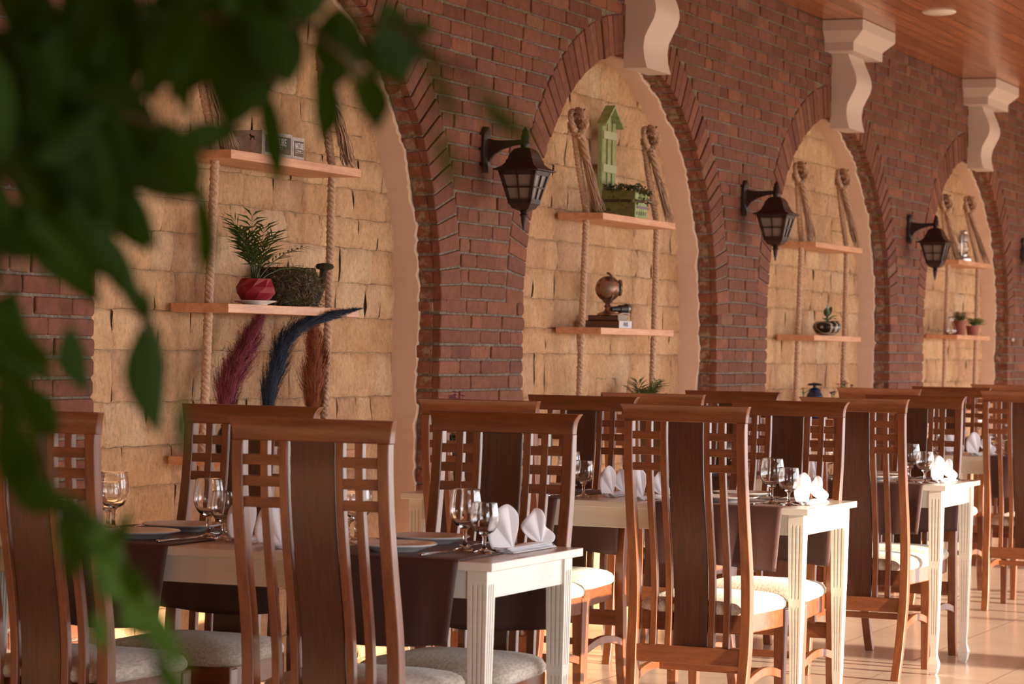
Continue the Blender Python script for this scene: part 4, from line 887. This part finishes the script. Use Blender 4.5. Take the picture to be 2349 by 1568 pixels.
def cutlery(kind):
    t=thing('dinner_'+kind,'x',kind) ; m=MB()
    hz=.0045
    m.loft([[(x,-w,z-h),(x,w,z-h),(x,w,z+h),(x,-w,z+h)] for x,w,z,h in ((0,.004,hz,.0022),(.006,.0075,hz,.0032),(.03,.0078,hz,.0034),(.07,.006,hz,.0028),(.10,.0045,hz,.0022))]); m.build('handle',STEEL,t,bev=.0015)
    if kind=='knife':
        k=MB(); k.loft([[(x,-w,.0025),(x,w2,.0025),(x,w2,.0055),(x,-w,.0042)] for x,w,w2 in ((.098,.0045,.0045),(.115,.004,.007),(.15,.004,.009),(.185,.004,.008),(.203,-.001,.003))]); k.build('blade',STEEL,t)
    else:
        k=MB(); k.loft([[(x,-w,z-.001),(x,w,z-.001),(x,w,z+.001),(x,-w,z+.001)] for x,w,z in ((.098,.0045,.004),(.125,.0035,.005),(.14,.009,.005),(.155,.011,.004))]); k.build('neck',STEEL,t)
        for q in range(4):
            y=-.0092+.0061*q; p=MB(); p.loft([[(x,y-w,z-.001),(x,y+w,z-.001),(x,y+w,z+.001),(x,y-w,z+.001)] for x,w,z in ((.153,.0019,.004),(.175,.0017,.0035),(.19,.0012,.007))]); p.build('tine',STEEL,t)
    return t
def napkin(seed):
    # accordion-folded napkin, both ends fanned open into upright wings
    rnd=random.Random(seed); mb=MB(); hd=Vector((.72,-.69,0)); back=Vector((.69,.72,0))
    def wing(c,out,creases,sc=1.0):
        c=Vector(c); N=7; pts=[]
        o=[Vector(p)*sc for p in out]; dense=[]
        for i in range(len(o)-1):
            for k in range(3):
                s=k/3; p0=o[max(i-1,0)];p1=o[i];p2=o[i+1];p3=o[min(i+2,len(o)-1)]
                dense.append(.5*((2*p1)+(p2-p0)*s+(2*p0-5*p1+4*p2-p3)*s*s+(-p0+3*p1-3*p2+p3)*s**3))
        dense.append(o[-1])
        def dep(p):
            a=math.atan2(p.y,p.x); ks=[-1.2]+creases+[3.6]; ks=sorted(ks)
            for i in range(len(ks)-1):
                if ks[i]<=a<=ks[i+1]: t=(a-ks[i])/(ks[i+1]-ks[i]); return -.16*math.sin(PI*t)
            return 0
        vs=[]
        for p in dense:
            g=dep(p)
            for j in range(N+1):
                u=j/N; q=p*u; vs.append(c+hd*q.x+Vector((0,0,max(q.y,.0005)))+back*(g*q.length+.10*q.y+.25*q.y*u*.3))
        mb.add(vs,[(i*(N+1)+j,(i+1)*(N+1)+j,(i+1)*(N+1)+j+1,i*(N+1)+j+1) for i in range(len(dense)-1) for j in range(N)])
    z0=.010
    wing((-.105,-.004,z0),[(-.030,-.006),(-.055,-.006),(-.070,.021),(-.069,.046),(-.059,.074),(-.049,.095),(-.033,.108),(-.008,.112),(.010,.099),(.018,.083),(.017,.056),(.010,.032),(.002,.003)],[1.65,2.22])
    wing((.105,.006,z0),[(-.030,.012),(-.050,.030),(-.055,.048),(-.046,.066),(-.030,.078),(-.012,.092),(.004,.086),(.012,.064),(.012,.047),(.026,.036),(.039,.022),(.036,.008),(.024,.0),(.004,-.004)],[1.15,1.72,2.45])
    for k in range(5): mb.grid(lambda u,v,k=k:(-.150+.285*u+.006*math.sin(v*5),-.026+.042*v+k*.0045*(1-v*.5),.0022+.0026*k+.0012*math.sin(v*16+k)+.0015*math.sin(u*9+k*2)*v),16,8)
    return mb.build('folded_napkin',NAPK,smooth=40,solid=.0012)
PL=plate(); GB=goblet(.156,.0415,'water_goblet'); GS=goblet(.128,.0365,'wine_glass'); KN=cutlery('knife'); FK=cutlery('fork'); NP=[napkin(1),napkin(2)]
first={}
def put(proto,x,y,z,rz,label,cat,group):
    o=proto if proto.name not in first else copy_tree(proto)
    if cat=='napkin' and 'second' in label or 'third' in label and cat=='napkin': o.scale=(.82,.82,.9)
    first[proto.name]=1; o.location=(x,y,z); o.rotation_euler=(0,0,rz); tag(o,label,cat,group)
names=[p.name for p in (PL,GB,GS,KN,FK,*NP)]
TZ=.760; RZt=.7645
OFF={'A':(0,0),'B':(-.12,-.02),'C':(-.15,-.015),'D':(-.1,0),'E':(-.1,0)}
for k in 'ABCDE':
    bx=TX[k]; dx,dy=OFF[k]
    for j,yb in enumerate((TYR,TYR+.745)):
        side=('aisle','wall')[j]
        for far in (0,1):
            w=('near','far')[far]; T=TN[k]; seat='%s seat, %s end, %s table'%(w,side,TL_[k].split()[0])
            px=.155 if not far else .445
            yc=yb+.335+.04*far
            put(PL,bx+px,yc,RZt,0,'white dinner plate on brown runner, '+seat,'plate','white dinner plates')
            if far:
                put(GB,bx+.40,yb+.565,TZ+(.0045),0,'tall clear goblet, '+seat,'glass','clear goblets'); put(GS,bx+.47,yb+.625,TZ+.001,0,'short clear wine glass, '+seat,'glass','short wine glasses')
                put(KN,bx+TW-.06,yb+.52,RZt,PI,'steel knife beside the plate, '+seat,'knife','steel cutlery'); put(FK,bx+TW-.06,yb+.235,RZt,PI,'steel fork beside the plate, '+seat,'fork','steel cutlery')
            else:
                put(GB,bx+.275+dx,yb+.195+dy,RZt,0,'tall clear goblet, '+seat,'glass','clear goblets'); put(GS,bx+.225+dx,yb+.120+dy,RZt-.0,0,'short clear wine glass, '+seat,'glass','short wine glasses')
                put(KN,bx+.03,yb+.205,RZt,-.04,'steel knife beside the plate, '+seat,'knife','steel cutlery'); put(FK,bx+.03,yb+.485,RZt,0,'steel fork beside the plate, '+seat,'fork','steel cutlery')
    for j,(x,y,l) in enumerate(((.43 if k=='A' else .34,TYR+.088 if k=='A' else TYR+.08,'at the aisle end'),(.33,TYR+.80,'in the middle gap, wall side'),(.22,TYR+.63,'in the middle gap, aisle side'),(.30,TYR+1.43,'at the wall end'))):
        put(NP[j%2],bx+x,y,TZ+.0005,(-.0,.1,-.1,.15)[j],'white napkin folded into two fans, %s, %s table'%(l,TL_[k].split()[0]),'napkin','folded white napkins')
# pink flowers in a tall vase on the wall end of the second table
v=MB(); v.lathe([(.03,0),(.034,.004),(.022,.05),(.018,.12),(.024,.2),(.022,.2),(.015,.12),(.018,.05),(.001,.01)],seg=24); o=v.build('glass_vase',GLASS,smooth=True,loc=(8.76,-.64,.7605)); tag(o,'tall clear vase of pink flowers at the wall end of the second table','vase')
flowers('pink_flower','bunch of small pink flowers rising behind the chair top by the brick pier',8.76,-.64,.775,16,.35,.05,PINK,4)
# ---------------- fig tree close to the camera
BR=[[(1.387,-3.571,1.567),(1.352,-3.681,1.508),(1.348,-3.761,1.478),(1.362,-3.821,1.473),(1.371,-3.88,1.467),(1.385,-3.929,1.47)],[(1.393,-3.568,1.524),(1.39,-3.637,1.461),(1.377,-3.704,1.431),(1.375,-3.755,1.419),(1.375,-3.791,1.408),(1.384,-3.803,1.375)],[(1.44,-3.535,1.46),(1.409,-3.619,1.38),(1.399,-3.672,1.352),(1.372,-3.74,1.34),(1.367,-3.768,1.303),(1.374,-3.779,1.288)],[(1.447,-3.532,1.355),(1.406,-3.61,1.286),(1.409,-3.648,1.262),(1.388,-3.692,1.223),(1.344,-3.74,1.173),(1.337,-3.769,1.149),(1.335,-3.806,1.134)],[(1.362,-3.821,1.473),(1.361,-3.857,1.456),(1.359,-3.87,1.431)],[(1.371,-3.88,1.467),(1.375,-3.904,1.449),(1.381,-3.912,1.437)],[(1.375,-3.791,1.408),(1.383,-3.802,1.377)],[(1.385,-3.929,1.47),(1.262,-4.014,1.436),(1.137,-4.095,1.404)]]
LV=[(1.398,-3.837,1.438,1.413,-3.842,1.375,0.016,0.435),(1.413,-3.868,1.449,1.43,-3.861,1.402,0.025,0.796),(1.405,-3.896,1.447,1.424,-3.901,1.409,0.029,0.76),(1.328,-3.81,1.411,1.322,-3.838,1.364,0.028,-0.062),(1.345,-3.854,1.475,1.365,-3.833,1.406,0.048,0.268),(1.38,-3.923,1.479,1.413,-3.94,1.452,0.038,-0.696),(1.393,-3.923,1.471,1.399,-3.93,1.434,0.036,-0.456),(1.37,-3.903,1.479,1.376,-3.897,1.43,0.033,0.133),(1.362,-3.867,1.487,1.351,-3.881,1.43,0.038,-0.51),(1.401,-3.792,1.376,1.396,-3.801,1.319,0.016,0.749),(1.316,-3.784,1.345,1.339,-3.795,1.302,0.02,-0.613),(1.373,-3.778,1.299,1.388,-3.777,1.225,0.032,-0.65),(1.348,-3.738,1.292,1.359,-3.745,1.25,0.024,-0.672),(1.285,-3.851,1.48,1.259,-3.84,1.424,0.03,0.669),(1.371,-3.775,1.293,1.354,-3.775,1.319,0.016,-0.512),(1.375,-3.791,1.4,1.416,-3.816,1.411,0.024,0.67),(1.379,-3.811,1.47,1.362,-3.792,1.425,0.029,0.831),(1.345,-3.96,1.461,1.353,-3.972,1.46,0.012,0.32),(1.319,-3.907,1.46,1.31,-3.928,1.487,0.027,0.794),(1.258,-3.789,1.185,1.268,-3.794,1.146,0.025,0.84),(1.268,-3.807,1.161,1.295,-3.821,1.137,0.02,-0.362),(1.233,-3.85,1.144,1.231,-3.863,1.122,0.014,-0.601),(1.196,-3.884,1.154,1.192,-3.916,1.113,0.02,-0.783),(1.334,-3.717,1.256,1.335,-3.738,1.223,0.021,0.186),(1.284,-3.733,1.236,1.273,-3.762,1.191,0.028,0.32),(1.183,-3.864,1.144,1.177,-3.872,1.121,0.011,-0.342),(1.307,-3.772,1.182,1.332,-3.79,1.151,0.023,-0.035),(1.286,-3.738,1.207,1.296,-3.771,1.185,0.023,-0.034),(1.469,-3.746,1.25,1.479,-3.744,1.208,0.011,-0.797),(1.271,-3.812,1.168,1.298,-3.812,1.189,0.015,-0.859),(1.213,-3.81,1.2,1.237,-3.83,1.178,0.019,0.621),(1.274,-3.819,1.156,1.263,-3.846,1.134,0.017,0.518),(1.195,-3.889,1.12,1.198,-3.912,1.096,0.011,0.141),(0.954,-4.175,1.386,0.953,-4.206,1.362,0.013,-0.816),(0.949,-4.159,1.367,0.945,-4.171,1.343,0.01,0.819),(0.943,-4.155,1.403,0.945,-4.172,1.367,0.008,0.46),(1.424,-3.706,1.421,1.459,-3.728,1.373,0.022,0.647),(1.401,-3.596,1.42,1.391,-3.59,1.366,0.023,0.764),(1.271,-3.753,1.481,1.247,-3.745,1.428,0.026,0.876),(1.332,-3.711,1.479,1.337,-3.714,1.424,0.025,-0.8),(1.386,-3.726,1.533,1.41,-3.721,1.472,0.03,-0.708),(1.434,-3.628,1.529,1.477,-3.645,1.464,0.032,0.857),(1.312,-3.714,1.467,1.36,-3.735,1.417,0.025,0.828),(1.424,-3.662,1.48,1.448,-3.705,1.442,0.028,0.515),(1.357,-3.727,1.446,1.381,-3.731,1.38,0.026,0.344),(1.343,-3.673,1.414,1.361,-3.716,1.364,0.024,0.309),(1.41,-3.65,1.437,1.413,-3.66,1.366,0.031,0.617),(1.371,-3.73,1.448,1.388,-3.78,1.389,0.032,0.606),(1.401,-3.72,1.479,1.388,-3.695,1.413,0.03,0.223),(1.39,-3.705,1.457,1.407,-3.767,1.492,0.029,0.335),(1.278,-3.758,1.514,1.288,-3.802,1.472,0.022,-0.062),(1.232,-3.759,1.442,1.237,-3.764,1.381,0.028,-0.399),(1.339,-3.689,1.518,1.354,-3.711,1.45,0.027,0.146),(1.344,-3.759,1.428,1.339,-3.775,1.368,0.026,0.173),(1.268,-3.758,1.405,1.297,-3.791,1.347,0.025,0.207),(1.264,-3.707,1.444,1.282,-3.741,1.384,0.029,0.85),(1.321,-3.699,1.41,1.34,-3.737,1.348,0.031,0.872),(1.295,-3.73,1.489,1.316,-3.726,1.43,0.025,0.588),(1.241,-3.707,1.453,1.247,-3.67,1.408,0.021,-0.372),(1.268,-3.763,1.462,1.302,-3.785,1.411,0.028,-0.359),(1.359,-3.692,1.492,1.367,-3.738,1.451,0.026,-0.446),(1.4,-3.656,1.423,1.417,-3.679,1.351,0.027,0.136),(1.292,-3.76,1.446,1.283,-3.756,1.385,0.027,0.594),(1.374,-3.619,1.432,1.416,-3.635,1.372,0.028,-0.643),(1.251,-3.758,1.451,1.258,-3.782,1.396,0.027,0.575),(1.465,-3.66,1.463,1.478,-3.653,1.41,0.025,-0.812),(1.284,-3.781,1.493,1.3,-3.782,1.431,0.03,-0.155),(1.231,-3.733,1.441,1.257,-3.759,1.412,0.017,0.436),(1.332,-3.755,1.511,1.336,-3.789,1.458,0.028,0.355),(1.345,-3.651,1.455,1.328,-3.638,1.393,0.027,0.093),(1.27,-3.726,1.382,1.281,-3.72,1.321,0.027,0.279),(1.402,-3.612,1.403,1.395,-3.599,1.35,0.021,-0.318),(1.301,-3.767,1.462,1.292,-3.773,1.393,0.029,0.851),(1.304,-3.751,1.377,1.304,-3.762,1.326,0.02,0.205),(1.41,-3.64,1.436,1.412,-3.634,1.38,0.023,0.167),(1.258,-3.771,1.382,1.292,-3.798,1.422,0.021,-0.034),(1.273,-3.78,1.461,1.257,-3.773,1.403,0.024,-0.614),(1.27,-3.739,1.421,1.3,-3.802,1.413,0.027,-0.477),(1.336,-3.706,1.467,1.393,-3.749,1.435,0.033,-0.688),(1.293,-3.758,1.433,1.258,-3.738,1.376,0.024,-0.485),(1.37,-3.633,1.431,1.406,-3.659,1.364,0.031,-0.606),(1.432,-3.612,1.404,1.411,-3.621,1.322,0.033,-0.79),(1.277,-3.781,1.418,1.285,-3.831,1.424,0.019,0.718),(1.329,-3.714,1.366,1.331,-3.753,1.328,0.018,-0.44),(1.347,-3.69,1.438,1.308,-3.665,1.41,0.02,-0.335),(1.267,-3.709,1.405,1.251,-3.718,1.332,0.033,0.071),(1.337,-3.707,1.407,1.377,-3.735,1.369,0.023,-0.497),(1.286,-3.697,1.431,1.294,-3.736,1.398,0.023,-0.752),(1.267,-3.724,1.453,1.264,-3.727,1.394,0.021,-0.227),(1.404,-3.611,1.432,1.429,-3.627,1.378,0.026,0.467),(1.303,-3.74,1.418,1.349,-3.78,1.38,0.031,-0.212),(1.278,-3.703,1.457,1.29,-3.755,1.443,0.023,0.475),(1.369,-3.693,1.472,1.361,-3.696,1.42,0.024,-0.128),(1.385,-3.659,1.44,1.37,-3.666,1.387,0.023,0.055),(1.322,-3.679,1.391,1.322,-3.679,1.329,0.029,-0.105),(1.283,-3.777,1.363,1.315,-3.799,1.313,0.026,-0.145),(1.267,-3.704,1.358,1.279,-3.736,1.324,0.019,-0.538),(1.298,-3.742,1.427,1.339,-3.758,1.37,0.027,0.612),(1.299,-3.776,1.398,1.276,-3.77,1.342,0.02,0.392),(1.443,-3.69,1.461,1.435,-3.655,1.392,0.033,0.541),(1.237,-3.745,1.377,1.246,-3.77,1.333,0.02,-0.211),(1.428,-3.622,1.31,1.45,-3.636,1.26,0.025,0.306),(1.256,-3.745,1.297,1.261,-3.786,1.268,0.018,-0.259),(1.298,-3.719,1.302,1.327,-3.745,1.257,0.027,-0.77),(1.373,-3.681,1.313,1.349,-3.671,1.249,0.03,0.03),(1.25,-3.772,1.354,1.269,-3.809,1.308,0.025,-0.579),(1.392,-3.661,1.287,1.389,-3.67,1.22,0.028,0.696),(1.262,-3.717,1.348,1.283,-3.734,1.31,0.021,0.48),(1.314,-3.681,1.377,1.31,-3.669,1.323,0.022,0.729),(1.237,-3.74,1.349,1.25,-3.79,1.329,0.02,0.113),(1.252,-3.75,1.36,1.271,-3.778,1.332,0.019,0.602),(1.299,-3.744,1.349,1.329,-3.771,1.301,0.028,0.613),(1.391,-3.646,1.378,1.398,-3.631,1.331,0.018,0.569),(1.449,-3.634,1.31,1.435,-3.652,1.24,0.03,-0.715),(1.305,-3.676,1.361,1.331,-3.709,1.335,0.018,-0.225),(1.422,-3.597,1.322,1.444,-3.588,1.267,0.023,-0.77),(1.487,-3.747,1.51,1.484,-3.739,1.449,0.027,-0.377),(1.35,-3.798,1.491,1.367,-3.779,1.423,0.027,0.035),(1.357,-3.745,1.507,1.393,-3.747,1.458,0.02,0.074),(1.276,-3.831,1.47,1.301,-3.841,1.428,0.022,-0.25),(1.347,-3.748,1.514,1.378,-3.801,1.515,0.029,-0.746),(1.353,-3.773,1.481,1.366,-3.755,1.414,0.024,-0.118),(1.471,-3.738,1.499,1.475,-3.699,1.435,0.029,0.748),(1.441,-3.731,1.491,1.457,-3.753,1.422,0.027,0.85),(1.324,-3.864,1.507,1.326,-3.886,1.451,0.025,-0.076),(1.262,-3.808,1.493,1.271,-3.779,1.428,0.026,0.829),(1.337,-3.816,1.514,1.358,-3.816,1.463,0.022,-0.229),(1.307,-3.852,1.508,1.318,-3.897,1.466,0.026,0.258),(1.355,-3.85,1.512,1.383,-3.895,1.505,0.022,0.417),(1.394,-3.796,1.516,1.408,-3.795,1.457,0.024,0.527),(1.422,-3.769,1.521,1.463,-3.796,1.509,0.019,-0.233),(1.373,-3.86,1.503,1.366,-3.863,1.437,0.03,0.777),(1.401,-3.784,1.519,1.441,-3.812,1.477,0.024,-0.652),(1.31,-3.872,1.501,1.309,-3.895,1.449,0.022,-0.284),(1.466,-3.756,1.511,1.488,-3.769,1.464,0.02,-0.2),(1.507,-3.802,1.541,1.483,-3.781,1.494,0.022,-0.653),(1.469,-3.741,1.52,1.459,-3.756,1.458,0.025,0.16),(1.489,-3.739,1.524,1.487,-3.76,1.462,0.024,-0.785),(1.328,-3.904,1.515,1.353,-3.931,1.492,0.019,0.619),(1.449,-3.763,1.516,1.458,-3.764,1.464,0.018,0.724),(1.304,-3.693,1.266,1.295,-3.717,1.227,0.015,-0.135),(1.327,-3.687,1.234,1.311,-3.659,1.208,0.018,0.742),(1.308,-3.67,1.258,1.345,-3.7,1.246,0.02,0.605),(1.281,-3.699,1.269,1.297,-3.712,1.232,0.019,0.253),(1.365,-3.681,1.268,1.357,-3.711,1.219,0.024,0.85),(1.296,-3.694,1.235,1.281,-3.709,1.186,0.02,-0.784),(1.423,-3.627,1.247,1.39,-3.581,1.24,0.026,-0.712),(1.252,-3.726,1.262,1.254,-3.73,1.225,0.014,0.78),(1.449,-3.625,1.243,1.455,-3.633,1.2,0.016,-0.113),(1.373,-3.732,1.403,1.414,-3.752,1.336,0.029,-0.213),(1.373,-3.752,1.382,1.4,-3.803,1.371,0.027,0.752),(1.371,-3.75,1.406,1.406,-3.779,1.368,0.022,0.189),(1.295,-3.773,1.415,1.293,-3.798,1.352,0.024,-0.096),(1.396,-3.737,1.387,1.402,-3.765,1.338,0.02,-0.259),(1.362,-3.726,1.393,1.387,-3.726,1.342,0.023,0.755)]

def tree():
    t=thing('fig_tree','blurred leafy green fig tree close to the camera on the left','tree',(1.15,-2.75,0))
    o0=Vector((1.15,-2.75,0)); s=MB(); tk=[(1.15,-2.75,.28),(1.13,-2.79,.8),(1.16,-2.88,1.3),(1.15,-2.98,1.62),(1.18,-3.05,1.95)]
    s.tube([Vector(p)-o0 for p in tk],[.028,.024,.019,.014,.006],10); s.build('trunk',BARK,t,smooth=True)
    b=MB()
    for i,br in enumerate(BR):
        p=[Vector(q)-o0 for q in br]
        if i in (0,1,2,3):
            a=Vector(tk[(4,3,3,2)[i]])-o0; p=[a,(a+p[0])/2+Vector((0,0,.03))]+p
        n=len(p); b.tube(p,[.0055-.0045*k/(n-1) for k in range(n)] if i<4 else [.0018]*n,6)
    b.build('branches',BARK,t,smooth=True)
    f=MB(); rnd=random.Random(3); camp=Vector((0,-4.6,1.28))
    def addleaf(p,q,w,roll):
        d=q-p; L=d.length; d.normalize(); view=(p-camp).normalized(); sd=d.cross(view).normalized(); sd.rotate(Matrix.Rotation(roll,3,d)); nn=sd.cross(d).normalized(); vs=[]; N=10
        for i in range(N+1):
            u=i/N; prof_=(math.sin(PI*u**.82)**.9 if 0<u<1 else 0)*(1-.35*max(0,u-.6)); hw=w*.5*prof_; c=p+d*L*u-Vector((0,0,1))*.06*L*math.sin(PI*u)+nn*.04*L*math.sin(PI*u)
            wv=.03*L*math.sin(u*12)*prof_*.4
            vs+=[c+sd*hw+nn*(hw*.35+wv),c+sd*hw*.5+nn*hw*.12,c,c-sd*hw*.5+nn*hw*.12,c-sd*hw+nn*(hw*.35-wv)]
        f.add(vs,[(5*i+k,5*i+k+1,5*i+k+6,5*i+k+5) for i in range(N) for k in range(4)])
        f.tube([p-d*.012-Vector((0,0,-.004)),p],.0008,4)
    b2=MB()
    for l in LV: addleaf(Vector(l[0:3])-o0+o0-o0 if False else Vector(l[0:3])-o0,Vector(l[3:6])-o0,l[6],l[7]) if False else None
    camp=camp-o0
    for l in LV: addleaf(Vector(l[0:3])-o0,Vector(l[3:6])-o0,l[6],l[7])
    # the rest of the crown, around the trunk and outside the photo
    for i in range(260):
        a=rnd.uniform(0,2*PI); r=.15+.35*math.sqrt(rnd.random()); z=rnd.uniform(1.25,2.15); p=Vector((.0+r*math.cos(a),-.25+r*math.sin(a)*.6+.35,z)); d=Vector((rnd.uniform(-.5,.5),rnd.uniform(-.5,.5),-1)).normalized()
        addleaf(p,p+d*rnd.uniform(.055,.08),.03,rnd.uniform(-1.5,1.5))
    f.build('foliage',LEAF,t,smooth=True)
tree()
p=MB(); p.lathe([(.12,0),(.13,.01),(.17,.28),(.18,.30),(.18,.33),(.165,.33),(.155,.29),(.001,.28)],seg=40); o=p.build('tree_pot',TERR,smooth=45,loc=(1.15,-2.75,0)); tag(o,'large terracotta tub of the fig tree beside the camera','pot')
